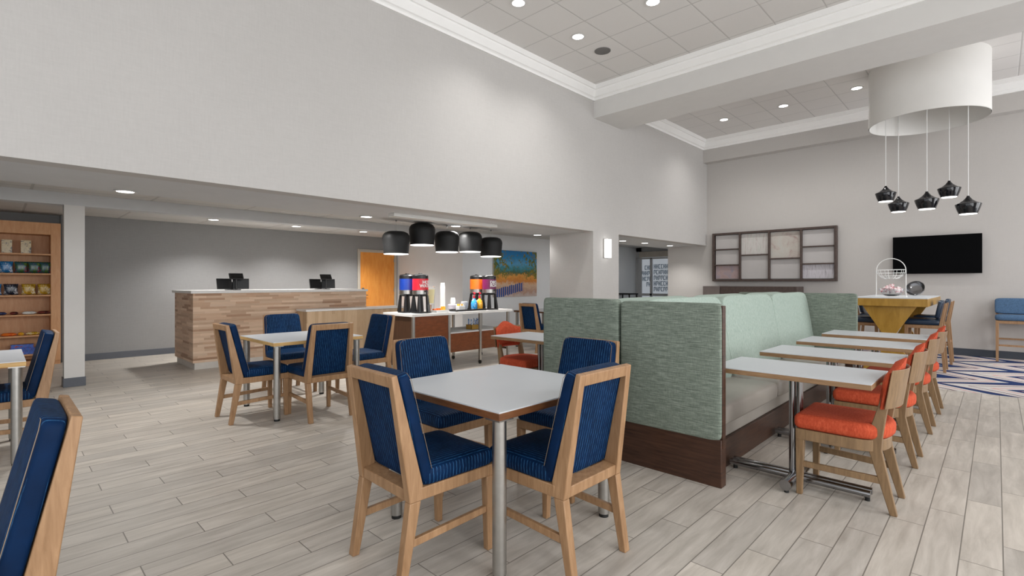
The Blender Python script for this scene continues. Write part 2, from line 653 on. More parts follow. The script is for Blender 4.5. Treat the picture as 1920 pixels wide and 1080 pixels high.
# baseboards
for nm, q, mm in (('baseboard_back', (-11.1, -11.085, .86, 6.03, 0, .11), 'base'),
                  ('baseboard_alcove', (-8.5, -8.485, 7.2, 14.6, 0, .11), 'base'),
                  ('baseboard_right', (-6.19, 4.2, 12.245, 12.26, 0, .13), 'base_dark')):
    struct(box(*q).build(nm, M[mm], bevel=.003))
b = MB()
b.box(-8.66, -8.44, .59, .81, 0, .115)
struct(b.build('baseboard_pier', M['base'], bevel=.003))
b = MB()
b.box(-5.16, -5.145, 7.4, 8.24, 0, .11).box(-6.17, -5.145, 7.385, 7.4, 0, .11)
struct(b.build('baseboard_column', M['base'], bevel=.003))

# carpet
ca = box(-3.0, 4.2, 8.2, 12.26, -.1, .0).build('patterned_carpet', M['carpet'])
tag(ca, 'cream carpet with navy, coral and maroon zigzags beneath the high table', 'carpet')

# door in the grey wall
d = MB()
d.box(-11.1, -11.07, 6.08, 6.15, 0, 2.14).box(-11.1, -11.07, 7.1, 7.17, 0, 2.14).box(-11.1, -11.07, 6.15, 7.1, 2.07, 2.14)
door = struct(box(-11.1, -11.085, 6.15, 7.1, 0, 2.07).build('door_1', M['door']))
o = d.build('door_frame', M['frame_paint'], door, bevel=.004)
hb = MB()
hb.cyl((-11.08, 6.22, 1.02), (-11.03, 6.22, 1.02), .028).cyl((-11.04, 6.22, 1.02), (-11.04, 6.33, 1.02), .010)
hb.box(-11.085, -11.075, 6.19, 6.25, 1.06, 1.2)
hb.build('door_handle', M['chrome'], door)
for z in (.3, 1.1, 1.85):
    box(-11.085, -11.07, 7.085, 7.105, z, z + .09).build('hinge', M['steel'], door)

# glass entrance door beyond the passage
g = N('glowing_entrance_glass')
g.fin(srgb(214, 218, 224), .25, 0, .5)
g.b.inputs['Emission Color'].default_value = (*srgb(206, 214, 222), 1)
g.b.inputs['Emission Strength'].default_value = .32  # faint glow put into the pane itself, which is no lamp
M['eglass'] = g.m
sd = struct(box(-8.5, -6.19, 14.66, 14.68, 0, 2.33).build('door_2', M['eglass']))
fb = MB()
for x in (-8.5, -7.99, -7.2, -6.25):
    fb.box(x, x + .07, 14.6, 14.66, 0, 2.12)
fb.box(-8.5, -6.19, 14.6, 14.66, .9, .98).box(-8.5, -6.19, 14.6, 14.66, 0, .12).box(-8.5, -6.19, 14.6, 14.66, 2.08, 2.13)
fb.build('door_frame', M['softpaint'], sd, bevel=.004)
box(-8.32, -6.19, 14.5, 14.66, 2.14, 2.32).build('door_operator', M['frame_paint'], sd, bevel=.01)
# the blue-grey lettering on the glass, too small to read: rows of letter strokes
M['ink'] = plain('blue_grey_vinyl_film', (118, 142, 168), .5)


def strokes(name, x0, x1, z0, z1, rows, rag, parent):
    q = MB()
    rh = (z1 - z0) / rows
    for r_ in range(rows):
        a0 = x0 + rag[r_][0]
        a1 = x1 - rag[r_][1]
        zz = z1 - (r_ + 1) * rh
        x = a0
        while x < a1 - .04:
            hh = rh * .78
            q.box(x, x + .018, 14.65, 14.66, zz, zz + hh)
            k = random.choice((0, 1, 2))
            if k == 0:
                q.box(x + .045, x + .063, 14.65, 14.66, zz, zz + hh)
                q.box(x + .018, x + .045, 14.65, 14.66, zz + hh * .42, zz + hh * .56)
            elif k == 1:
                q.box(x + .018, x + .06, 14.65, 14.66, zz, zz + hh * .16)
                q.box(x + .018, x + .06, 14.65, 14.66, zz + hh * .84, zz + hh)
            else:
                q.box(x + .018, x + .06, 14.65, 14.66, zz + hh * .84, zz + hh)
                q.box(x + .045, x + .06, 14.65, 14.66, zz + hh * .3, zz + hh)
            x += .082
    q.build(name, M['ink'], parent)


strokes('lettering', -8.34, -7.98, 1.2, 1.92, 4, [(.14, 0), (.0, 0), (.06, .0), (.2, 0)], sd)
strokes('lettering', -7.88, -7.24, 1.05, 1.95, 5, [(0, .06), (0, 0), (0, .04), (0, .12), (0, .16)], sd)

# the low rail table in the passage
t = thing('console_table', 'low dark metal console table in the passage beside the glass door', 'table', (-8.2, 13.5, 0))
box(-.28, .28, -.25, .25, .96, 1.0).build('tabletop', M['blackmet'], t, bevel=.004)
for sx in (-1, 1):
    for sy in (-1, 1):
        box(sx * .25 - .015, sx * .25 + .015, sy * .22 - .015, sy * .22 + .015, 0, .96).build('leg', M['blackmet'], t)


# ------------------------------------------------------------------ recessed lights
def downlight(x, y, z, r, label, power, group, ang=130):
    t = thing('recessed_light', label, 'ceiling light', (x, y, z), 0, group)
    MB().lathe([(r, 0.0), (r * 1.25, -.004), (r * 1.25, -.010), (r, -.010)], 28, closed=True).build('trim_ring', M['paint'], t)
    MB().cyl((0, 0, -.006), (0, 0, -.002), r * 1.0, n=28).build('lens', M['lamp_white'], t)
    ld = bpy.data.lights.new('downlight_lamp', 'SPOT')
    ld.energy = power
    ld.spot_size = math.radians(ang)
    ld.spot_blend = .8
    ld.shadow_soft_size = .06
    ld.color = (1.0, .985, .965)
    lo = bpy.data.objects.new('downlight_lamp', ld)
    lo.parent = t
    lo.location = (0, 0, -.03)
    C.objects.link(lo)
    return t


HI = 'recessed lights in the high tiled ceiling'
for x, y, l_ in ((-4.25, 4.50, 'round recessed light in the high ceiling, cut by the picture top above the crown moulding'),
                 (-3.045, 5.64, 'round recessed light at the picture top, farther from the long wall'),
                 (-4.23, 5.70, 'round recessed light beside the grey ceiling speaker'),
                 (-1.79, 10.66, 'oval-looking recessed light in the far ceiling bay next to the white drum'),
                 (-3.0, 10.73, 'middle one of three recessed lights in the far ceiling bay'),
                 (-4.16, 10.76, 'recessed light in the far ceiling bay next to the corner of the crown moulding')):
    downlight(x, y, 4.79, .078, l_, 55, HI)
LO = 'recessed lights in the low ceiling strip'
for x, y, l_ in ((-6.25, .90, 'recessed light in the low ceiling above the white square pier'),
                 (-6.25, 3.56, 'recessed light in the low ceiling close to the first black cart pendant'),
                 (-6.25, 5.15, 'recessed light seen just above the middle black cart pendant'),
                 (-6.3, 7.2, 'recessed light at the end of the low ceiling above the booth corner'),
                 (-5.85, 9.50, 'recessed light in the passage soffit beside the wall sconce'),
                 (-5.82, 10.4, 'middle recessed light in the passage soffit'),
                 (-5.78, 11.55, 'recessed light in the passage soffit above the glass door')):
    downlight(x, y, 2.24, .075, l_, 12 if 7 < y < 8 else (48 if y > 9 else 115), LO)
DK = 'recessed lights over the front desk'
for x, y, l_ in ((-10.1, 2.72, 'recessed light over the front desk above its first black monitor'),
                 (-10.1, 4.2, 'recessed light over the front desk above the second black monitor'),
                 (-10.1, 5.68, 'recessed light over the front desk beside the golden wooden door')):
    downlight(x, y, 2.46, .08, l_, 150, DK)
sp = thing('ceiling_speaker', 'round grey speaker grille in the high tiled ceiling', 'speaker', (-4.23, 6.31, 4.79))
MB().cyl((0, 0, -.012), (0, 0, 0), .105, n=32).build('grille', M['greygrille'], sp, bevel=.003)
MB().lathe([(.105, 0), (.118, 0), (.118, -.008), (.105, -.012)], 32, closed=True).build('trim_ring', M['greygrille'], sp)

# wall sconce on the white column
t = thing('wall_sconce', 'lit white rectangular glass sconce on the white column', 'wall light', (-5.16, 7.79, 1.78))
box(0, .02, -.075, .075, -.005, .345).build('back_plate', M['steel'], t, bevel=.003)
box(.02, .09, -.068, .068, 0, .34).build('glass_shade', M['sconce'], t, bevel=.008, seg=3)


# ------------------------------------------------------------------ navy dining chair
def leg4(mb, x0, x1, ya0, ya1, za, yb0, yb1, zb):
    mb.prism([(ya0, za), (ya1, za), (yb1, zb), (yb0, zb)], x0, x1, 'x')


def taper(q):
    q.v = [(x * (1 - .10 * max(0, z - .44) / .49), y, z) for x, y, z in q.v]
    return q


def navy_chair(label, loc, rz, group):
    t = thing('dining_chair', label, 'chair', loc, rz, group)
    bf = MB()
    for sx in (-1, 1):
        x0, x1 = sorted((sx * .23, sx * .187))
        bf.prism([(-.262, .37), (-.195, .37), (-.195, .44), (-.311, .930), (-.338, .924)], x0, x1, 'x')
    bf.prism([(-.331, .872), (-.298, .878), (-.311, .930), (-.338, .924)], -.187, .187, 'x')
    bf.prism([(-.26, .37), (-.195, .37), (-.195, .43), (-.262, .42)], -.187, .187, 'x')
    taper(bf)
    bf.build('back_frame', M['chairwood'], t, bevel=.004)
    for sx in (-1, 1):
        x0, x1 = sorted((sx * .23, sx * .187))
        q = MB()
        q.prism([(-.315, 0), (-.28, 0), (-.205, .37), (-.262, .37)], x0, x1, 'x')
        q.build('leg', M['chairwood'], t, bevel=.004)
        q = MB()
        xa = sx * .208
        q.add([(xa - .017, .19, 0), (xa + .017, .19, 0), (xa + .017, .222, 0), (xa - .017, .222, 0), (xa - .022, .178, .37), (xa + .022, .178, .37), (xa + .022, .225, .37), (xa - .022, .225, .37)],
              [(0, 3, 2, 1), (4, 5, 6, 7), (0, 1, 5, 4), (1, 2, 6, 5), (2, 3, 7, 6), (3, 0, 4, 7)])
        q.build('leg', M['chairwood'], t, bevel=.004)
        q = MB()
        q.prism([(-.265, .17), (.19, .19), (.19, .222), (-.25, .205)], xa - .011, xa + .011, 'x')
        q.build('stretcher', M['chairwood'], t, bevel=.003)
    f = MB()
    f.box(-.23, .23, .185, .225, .37, .425)
    f.box(-.23, -.195, -.21, .185, .37, .425).box(.195, .23, -.21, .185, .37, .425)
    f.build('seat_frame', M['chairwood'], t, bevel=.004)
    s_ = MB().superell((0, .020, .462), (.232, .214, .052), .42, .16, 48, 14)
    st = s_.build('seat', M['navy'], t, ang=60)
    MB().tube([(-.222, -.19, .484), (-.222, .21, .484)], .0035, 6).tube([(.222, -.19, .484), (.222, .21, .484)], .0035, 6).build('piping', M['piping'], st)
    R = Matrix.Translation((0, -.162, .438)) @ Matrix.Rotation(math.radians(13.2), 4, 'X')
    bk = MB().superell((0, .0, .25), (.232, .035, .254), .14, .35, 40, 22, R)
    taper(bk)
    bo = bk.build('backrest', M['navy_pad'], t, ang=60)
    pts = [R @ Vector(p) for p in ((.226, .03, 0), (.226, .03, .47), (.2, .03, .495), (-.2, .03, .495), (-.226, .03, .47), (-.226, .03, 0))]
    taper(MB().tube(pts, .0013, 6)).build('stitching', M['stitch'], bo)
    return t


CH = 'navy pinstriped dining chairs'
R_N, R_S, R_E, R_W = 0, PI, -PI / 2, PI / 2      # seat front towards +y, -y, +x, -x
ch0 = navy_chair('navy striped chair seen from behind, beside the left edge of the nearest table', (-2.035, 1.508, 0), R_N - math.radians(1.5), CH)


def navy(x, y, rz, label):
    return dup(ch0, (x, y, 0), rz, label, CH)


navy(-1.62, 1.955, R_W, 'navy striped chair squarely from behind, overlapping the green booth end panel')
navy(-2.68, 2.12, R_E, 'navy striped chair facing out across the nearest table in front of the coffee cart')
navy(-2.05, 2.62, R_S, 'navy striped chair facing out at the nearest table, its back against the green booth panel')
navy(-5.33, 1.82, R_N, 'navy striped chair in side view at the second table near the desk end')
navy(-4.93, 2.27, R_W, 'navy striped chair seen squarely from behind at the second table')
navy(-6.17, 2.50, R_E, 'navy striped chair facing out at the second table in front of the front desk')
navy(-5.50, 3.07, R_S, 'navy striped chair in profile beside the low oak counter and dark cart end')
navy(-5.58, .02, R_S, 'navy striped chair in profile tucked at the cut-off table in front of the snack cabinet')
navy(-2.175, -.155, R_S, 'closest navy chair, cut by the lower left corner, showing tan stitching')
navy(-6.42, 7.36, R_N, 'navy chair with oak-framed back behind the coral chair, next to the painting wall')
navy(-6.62, 8.55, R_S, 'navy chair mostly hidden behind another chair and the green booth corner')


# ------------------------------------------------------------------ square tables
def square_table(label, loc, edge, group='square four-leg tables'):
    t = thing('square_table', label, 'table', loc, 0, group)
    hs = .465
    box(-hs + .002, hs - .002, -hs + .002, hs - .002, .752, .7575).build('tabletop', M['t_white'], t)
    box(-hs, hs, -hs, hs, .72, .752).build('table_edge', M[edge], t, bevel=.002)
    for sx in (-1, 1):
        for sy in (-1, 1):
            q = MB()
            cx, cy = sx * .415, sy * .415
            q.cyl((cx, cy, .02), (cx, cy, .712), .032, n=28)
            q.box(cx - .045, cx + .045, cy - .045, cy + .045, .712, .72)
            lg = q.build('leg', M['steel'], t)
            MB().cyl((cx, cy, 0), (cx, cy, .02), .027, n=20).build('foot', M['blackrub'], lg)
    return t


square_table('white square table with brown edge on steel legs, the nearest whole table', (-2.02, 1.99, 0), 'edge_brown')
square_table('white square table with light oak edge in front of the front desk', (-5.37, 2.29, 0), 'edge_oak')
square_table('white table with light oak edge cut off beside the snack shelves', (-5.53, -.31, 0), 'edge_oak')
square_table('white square table mostly hidden behind the green booth and oak-framed navy chair', (-6.74, 7.95, 0), 'edge_brown')


# ------------------------------------------------------------------ banquette tables
def bistro_table(label, loc, rz=0):
    t = thing('bistro_table', label, 'table', loc, rz, 'narrow tables along the green booth')
    box(-.453, .453, -.298, .298, .752, .7575).build('tabletop', M['t_white'], t)
    box(-.455, .455, -.3, .3, .722, .752).build('table_edge', M['edge_tan'], t, bevel=.002)
    q = MB()
    q.cyl((-.022, 0, .06), (-.022, 0, .71), .02, n=20).cyl((.022, 0, .06), (.022, 0, .71), .02, n=20)
    q.box(-.2, .2, -.03, .03, .71, .722)
    q.build('column', M['chrome'], t)
    q = MB()
    for dy in (-.032, .032):
        q.cyl((-.41, dy, .052), (.41, dy, .052), .021, n=18)
    q.build('base_rails', M['chrome'], t)
    q = MB()
    q.cyl((0, -.24, .052), (0, .24, .052), .034, n=22)
    q.build('cross_foot', M['chrome'], t)
    q = MB()
    for p in ((-.39, 0), (.39, 0), (0, -.21), (0, .21)):
        q.cyl((p[0], p[1], 0), (p[0], p[1], .034), .014, n=14)
    q.build('levelling_feet', M['blackrub'], t)
    return t


bt = bistro_table('narrow white table nearest the open booth end, with chrome base rails visible', (-.955, 3.69, 0))
for i, (y, l_) in enumerate(((4.70, 'second narrow white table along the green booth'),
                             (5.75, 'third narrow white table along the green booth'),
                             (6.74, 'narrow white table deepest along the booth, in front of the high golden table'))):
    dup(bt, (-.955, y, 0), 0, l_)
dup(bt, (-3.45, 4.0, 0), 0, 'white-topped table on the far side of the booth with the coral chair')


# ------------------------------------------------------------------ orange chair
def arc_panel(x_h, y0, bulge, thick, z0, z1, lean, n=14, dome=0.0, puff=0.0):
    q = MB()
    vs_, fs = [], []
    m = 10
    for side in (0, 1):
        for j in range(m + 1):
            fz = j / m
            for i in range(n + 1):
                fx = -1 + 2 * i / n
                x = x_h * fx
                yb = y0 - bulge * (1 - fx * fx) - lean * fz
                e = ((1 - fx ** (4 if puff else 6)) * (1 - (2 * fz - 1) ** 6)) ** .5
                y = yb if side == 0 else yb + thick * .35 + (thick * .65 + puff) * e
                z = z0 + (z1 - z0) * fz + dome * fz * math.cos(PI * fx / 2) ** 2
                vs_.append((x, y, z))
    k = (m + 1) * (n + 1)
    for side in (0, 1):
        for j in range(m):
            for i in range(n):
                a_ = side * k + j * (n + 1) + i
                fs.append((a_, a_ + 1, a_ + n + 2, a_ + n + 1))
    rim = [i for i in range(n + 1)] + [j * (n + 1) + n for j in range(1, m + 1)] + [m * (n + 1) + i for i in range(n - 1, -1, -1)] + [j * (n + 1) for j in range(m - 1, 0, -1)]
    for a_ in range(len(rim)):
        b_ = rim[(a_ + 1) % len(rim)]
        fs.append((rim[a_], b_, b_ + k, rim[a_] + k))
    q.add(vs_, fs)
    return q


def orange_chair(label, loc, rz):
    t = thing('upholstered_chair', label, 'chair', loc, rz, 'orange upholstered chairs with curved wooden backs')
    for sx in (-1, 1):
        q = MB()
        xa = sx * .2
        q.add([(xa - .016, .20, 0), (xa + .016, .20, 0), (xa + .016, .232, 0), (xa - .016, .232, 0), (xa - .022, .185, .40), (xa + .022, .185, .40), (xa + .022, .235, .40), (xa - .022, .235, .40)],
              [(0, 3, 2, 1), (4, 5, 6, 7), (0, 1, 5, 4), (1, 2, 6, 5), (2, 3, 7, 6), (3, 0, 4, 7)])
        q.build('leg', M['redwood'], t, bevel=.004)
        q = MB()
        x0, x1 = sorted((sx * .185, sx * .150))
        q.prism([(-.272, 0), (-.238, 0), (-.135, .36), (-.14, .46), (-.235, .80), (-.255, .80), (-.205, .44), (-.20, .36)], x0, x1, 'x')
        q.build('leg', M['redwood'], t, bevel=.004)
        q = MB()
        q.add([(sx * .158, -.222, .165), (sx * .182, -.222, .165), (sx * .182, -.205, .205), (sx * .158, -.205, .205), (sx * .186, .20, .175), (sx * .208, .20, .175), (sx * .208, .20, .21), (sx * .186, .20, .21)],
              [(0, 1, 2, 3), (7, 6, 5, 4), (0, 4, 5, 1), (1, 5, 6, 2), (2, 6, 7, 3), (3, 7, 4, 0)])
        q.build('stretcher', M['redwood'], t, bevel=.003)
    # D-shaped apron and cushion

    def dshape(hw, f, r_):
        pts = [(hw, f), (hw, -.06)]
        for i in range(1, 12):
            a_ = PI * i / 12
            pts.append((hw * math.cos(a_), -.06 - (r_) * math.sin(a_) ** .8))
        pts += [(-hw, -.06), (-hw, f)]
        return pts
    MB().prism(dshape(.222, .235, .165), .345, .412, 'z').build('seat_frame', M['redwood'], t, bevel=.004)
    st = MB().prism(dshape(.232, .245, .185), .412, .505, 'z').build('seat', M['orange'], t, bevel=.034, seg=5)
    crest = arc_panel(.215, -.222, .055, .016, .605, .83, .035)
    bk = crest.build('back_shell', M['redwood'], t, bevel=.003)
    pad = arc_panel(.198, -.206, .055, .03, .60, .812, .035, dome=.072, puff=.026)
    pad.build('backrest', M['orange'], t, ang=60)
    return t


oc = orange_chair('orange chair at the first booth table, its whole seat visible', (-.675, 3.72, 0), R_W)
for y, l_ in ((4.74, 'second orange chair along the booth tables'), (5.86, 'third orange chair along the booth tables'), (6.78, 'fourth orange chair, deepest in the row by the booth tables')):
    dup(oc, (-.672, y, 0), R_W, l_)
dup(oc, (-3.78, 4.08, 0), R_E, 'lone coral orange chair behind the booth, facing the green panel')


# ------------------------------------------------------------------ the green booth
t = thing('booth_bench', 'long double-sided sage green booth with walnut plinth and taupe seat', 'booth seating', (-2.03, 3.23, 0))
L = 4.5
q = MB()
q.superell((.385, .045, .745), (.372, .038, .445), .08, .2, 40, 24)
q.build('end_panel', M['green'], t, ang=60)
q = MB()
q.superell((-.375, .045, .745), (.368, .038, .455), .08, .2, 40, 24)
q.build('end_panel', M['green'], t, ang=60)
q = MB()
q.box(-.74, .76, .012, .09, 0, .31)
q.box(.735, .765, .03, .075, .25, 1.175)
q.build('end_board', M['boothwood'], t, bevel=.004)
# far end panel
q = MB()
q.superell((.37, L, .745), (.37, .04, .44), .08, .2, 40, 24)
q.superell((-.375, L, .745), (.365, .04, .44), .08, .2, 40, 24)
q.build('far_panel', M['green'], t, ang=60)
box(-.74, .76, L - .035, L + .035, 0, .3).build('far_board', M['boothwood'], t, bevel=.004)
box(-.05, .05, .09, L - .04, 0, 1.12).build('spine', M['green_lt'], t)
nseg = 3
for side in (1, -1):
    for i in range(nseg):
        y0 = .085 + (L - .125) / nseg * i
        y1 = .085 + (L - .125) / nseg * (i + 1)
        q = MB()
        Rm = Matrix.Translation((side * .155, (y0 + y1) / 2, .80)) @ Matrix.Rotation(-side * math.radians(9), 4, 'Y')
        q.superell((0, 0, 0), (.075, (y1 - y0) / 2 - .001, .40), .25, .12, 44, 22, Rm)
        q.build('back_cushion', M['green_lt'], t, ang=60)
        q = MB()
        q.superell((side * .365, (y0 + y1) / 2, .385), (.30, (y1 - y0) / 2 - .001, .085), .35, .1, 44, 16)
        q.build('seat_cushion', M['taupe'], t, ang=60)
    q = MB()
    x0, x1 = sorted((side * .05, side * .635))
    q.box(x0, x1, .09, L - .04, 0, .205)
    q.build('seat_base', M['boothwood'], t, bevel=.003)
    x0, x1 = sorted((side * .05, side * .615))
    box(x0, x1, .09, L - .04, .205, .33).build('seat_front', M['taupe'], t, bevel=.01)


# ------------------------------------------------------------------ front desk
t = thing('front_desk', 'long reception desk clad in horizontal wood strips with white counter', 'desk', (-8.75, 2.08, 0))
box(-1.10, 0, 0, 2.9, .10, 1.16).build('desk_body', M['mosaic'], t)
box(-1.05, -.0, .02, 2.88, 0, .1).build('plinth', M['plinth'], t)
box(-1.13, .035, -.035, 2.92, 1.16, 1.20).build('countertop', M['stone'], t, bevel=.003)
t = thing('service_counter', 'lower counter with vertical oak grain and white top beside the reception desk', 'counter', (-8.715, 3.62, 0))
box(.0, .38, .02, 1.93, 0, .835).build('counter_body', M['vertwood'], t)
box(.0, .40, 0, 1.95, .835, .87).build('countertop', M['stone'], t, bevel=.003)


def monitor(label, y, wv, hook):
    # back-to-viewer screen standing on the reception counter
    t = thing('computer_monitor', label, 'monitor', (-9.42, y, 1.2), 0, 'black monitors on the reception desk')
    for sx, a_ in ((-1, 14), (1, -14)):
        Mx = Matrix.Translation((0, sx * .13, .11)) @ Matrix.Rotation(math.radians(a_), 4, 'Z') @ Matrix.Rotation(math.radians(-9), 4, 'Y')
        q = MB().box(-.012, .012, -.125, .125, -.095, .085, Mx)
        q.build('screen', M['black'], t, bevel=.004)
    q = MB()
    q.cyl((-.05, 0, .01), (-.05, 0, .14), .02)
    q.box(-.13, .03, -.09, .09, 0, .012)
    q.build('stand', M['black'], t, bevel=.003)
    t2 = thing('payment_terminal', hook, 'terminal', (-9.27, y + .01, 1.2), 0, 'payment terminals on the reception desk')
    MB().cyl((0, 0, .01), (0, 0, .19), .014).build('post', M['black'], t2)
    box(-.06, .06, -.06, .06, 0, .012).build('base', M['black'], t2, bevel=.003)
    Mx = Matrix.Translation((0, 0, .235)) @ Matrix.Rotation(math.radians(-32), 4, 'Y')
    MB().box(-.012, .012, -.11, .11, -.06, .055, Mx).build('keypad_head', M['black'], t2, bevel=.006)
    MB().box(.012, .016, -.085, .085, -.035, .035, Mx).build('bracket', M['blackmet'], t2)


monitor('pair of black screens seen from behind on the reception desk near its open end', 2.83, .5, 'black payment terminal rising over the screens near the desk corner')
monitor('pair of black screens seen from behind on the reception desk nearer the golden door', 4.41, .5, 'black payment terminal rising over the screens nearer the golden door')


# ------------------------------------------------------------------ snack cabinet
t = thing('snack_cabinet', 'maple open shelving cabinet holding snacks behind the white pier', 'cabinet', (-11.0, 0, 0))
q = MB()
q.box(-.38, -.36, -1.2, .74, .06, 2.29)
q.build('back_panel', M['shelfwood'], t)
q = MB()
q.box(-.36, .0, .62, .74, .06, 2.29).box(-.36, 0, -1.2, -1.08, .06, 2.29).box(-.36, 0, -1.08, .62, 2.1, 2.29)
q.build('carcass', M['shelfwood'], t, bevel=.003)
box(-.36, -.02, -1.2, .74, 0, .08).build('plinth', M['shelfwood'], t)
SH = [.19, .49, .82, 1.13, 1.475, 1.79]
for z in SH:
    box(-.36, -.01, -1.08, .62, z - .025, z).build('shelf', M['shelfwood'], t, bevel=.002)


def snack_mat(name, stops, sc=18):
    g = N(name)
    v = g.noise(g.obj(), sc, 4, .7, .5)
    n = len(stops)
    return g.fin(g.ramp(v, [(.3 + .4 * i / max(1, n - 1), srgb(*c)) for i, c in enumerate(stops)], 'CONSTANT' if n > 2 else 'LINEAR'), .25, 0, .6)


S = {
    'tanbox': snack_mat('tan_carton', [(214, 196, 150), (200, 178, 130), (70, 52, 36), (220, 204, 160)]),
    'blue': snack_mat('blue_foil', [(20, 90, 150), (34, 120, 180), (210, 220, 230), (16, 70, 130)]),
    'green': snack_mat('green_foil', [(120, 140, 40), (60, 100, 40), (40, 90, 110), (150, 40, 40), (160, 170, 60)]),
    'dark': snack_mat('dark_foil', [(20, 22, 30), (30, 40, 60), (190, 190, 196), (24, 26, 34)]),
    'gold': snack_mat('gold_foil', [(150, 110, 20), (200, 160, 40), (240, 230, 200), (120, 80, 16)]),
    'navyp': snack_mat('navy_wrapper', [(24, 40, 90), (60, 70, 110), (20, 30, 70)]),
    'red': snack_mat('dark_red_wrapper', [(60, 24, 24), (110, 40, 34), (40, 20, 20)]),
    'whitep': snack_mat('white_wrapper', [(210, 210, 206), (230, 230, 226), (150, 146, 142)]),
    'orangep': snack_mat('orange_wrapper', [(226, 90, 24), (240, 120, 30), (220, 70, 20)]),
    'yellow': snack_mat('yellow_wrapper', [(236, 190, 50), (226, 150, 30), (240, 210, 90)]),
    'magenta': snack_mat('magenta_wrapper', [(150, 40, 70), (90, 30, 80), (190, 60, 80)]),
    'cobalt': snack_mat('cobalt_box', [(24, 60, 150), (30, 90, 190), (150, 40, 60), (20, 50, 130)]),
    'sky': snack_mat('sky_blue_wrapper', [(34, 100, 190), (60, 130, 210), (28, 80, 170)]),
}


def bag(name, label, cat, x, y, z, w_, h_, d_, m, group, flat=False, rz=0):
    """crimped foil bag: standing (flat=False) or lying"""
    n, k = 14, 12
    vs_, fs = [], []
    for side in (1, -1):
        for j in range(k + 1):
            v = -1 + 2 * j / k
            for i in range(n + 1):
                u = -1 + 2 * i / n
                th = d_ / 2 * max(0, (1 - abs(v) ** 3.5)) ** .6 * max(0, (1 - abs(u) ** 4)) ** .5
                th = max(th, .0015)
                pinch = 1 - .10 * (1 - abs(v) ** 2)
                vs_.append((side * th, u * w_ / 2 * pinch, (v + 1) * h_ / 2 + (.004 * math.sin(u * 25) if abs(v) == 1 else 0)))
    kk = (k + 1) * (n + 1)
    for sdx in (0, 1):
        for j in range(k):
            for i in range(n):
                a_ = sdx * kk + j * (n + 1) + i
                fs.append((a_, a_ + 1, a_ + n + 2, a_ + n + 1))
    rim = [i for i in range(n + 1)] + [j * (n + 1) + n for j in range(1, k + 1)] + [k * (n + 1) + i for i in range(n - 1, -1, -1)] + [j * (n + 1) for j in range(k - 1, 0, -1)]
    for a_ in range(len(rim)):
        b_ = rim[(a_ + 1) % len(rim)]
        fs.append((rim[a_], b_, b_ + kk, rim[a_] + kk))
    Mx = None
    if flat:
        Mx = Matrix.Translation((-h_ / 2, 0, d_ / 2)) @ Matrix.Rotation(PI / 2, 4, 'Y')
    o = MB().add(vs_, fs, Mx).build(name, S[m], ang=60)
    o.location = (x, y, z + (.004 if not flat else 0))
    o.rotation_euler = (0, 0, rz)
    return tag(o, label, cat, group)


def carton(name, label, x, y, z, w_, h_, d_, m, group):
    o = box(-d_ / 2, d_ / 2, -w_ / 2, w_ / 2, 0, h_).build(name, S[m], bevel=.002)
    o.location = (x, y, z)
    return tag(o, label, 'snack box', group)


GS = 'snacks in the maple cabinet'
carton('snack_carton', 'tan snack carton on the top shelf, nearer the cabinet centre', -11.12, .12, 1.79, .12, .21, .06, 'tanbox', GS)
carton('snack_carton', 'tan snack carton on the top shelf, nearer the cabinet side', -11.12, .335, 1.79, .12, .21, .06, 'tanbox', GS)
for y, m, l_ in ((-.03, 'blue', 'blue snack bag cut by the picture edge, second shelf'), (.115, 'blue', 'blue snack bag on the second shelf beside the green bags'), (.28, 'green', 'green snack bag next to the blue one, second shelf'), (.43, 'green', 'middle green snack bag on the second shelf'), (.565, 'green', 'green snack bag against the cabinet side, second shelf')):
    bag('snack_bag', l_, 'snack bag', -11.12, y, 1.475, .155, .18, .07, m, GS)
for y, m, l_ in ((-.02, 'blue', 'dark blue bag cut by the picture edge, third shelf'), (.165, 'dark', 'black foil bag alone on the third shelf'), (.365, 'gold', 'gold foil bag beside the black one, third shelf'), (.55, 'gold', 'gold foil bag against the cabinet side, third shelf')):
    bag('snack_bag', l_, 'snack bag', -11.12, y, 1.13, .17, .17, .07, m, GS)
for y, m, w_, l_ in ((.05, 'navyp', .14, 'flat navy wrapper on the fourth shelf'), (.2, 'red', .1, 'thin dark red bar in the middle of the fourth shelf'), (.37, 'whitep', .17, 'white wrapper lying on the fourth shelf'), (.54, 'red', .16, 'dark red packet against the side, fourth shelf')):
    bag('snack_packet', l_, 'snack packet', -11.08, y, .82, w_, .12, .05, m, GS, True)
for y, m, w_, l_ in ((-.02, 'magenta', .12, 'magenta packet on the fifth shelf'), (.14, 'orangep', .18, 'bright orange packet on the fifth shelf'), (.275, 'yellow', .07, 'small yellow packet beside the orange one'), (.41, 'gold', .17, 'gold packet on the fifth shelf'), (.56, 'red', .1, 'brown packet at the end of the fifth shelf')):
    bag('snack_packet', l_, 'snack packet', -11.08, y, .49, w_, .12, .05, m, GS, True)
carton('snack_carton', 'cobalt blue candy box on the bottom shelf', -11.1, .30, .19, .3, .10, .14, 'cobalt', GS)
carton('snack_carton', 'cobalt blue candy box stacked on another on the bottom shelf', -11.1, .29, .29, .26, .06, .13, 'cobalt', GS)
bag('snack_packet', 'sky blue packet lying next to the candy boxes, bottom shelf', 'snack packet', -11.05, .52, .19, .2, .12, .06, 'sky', GS, True)


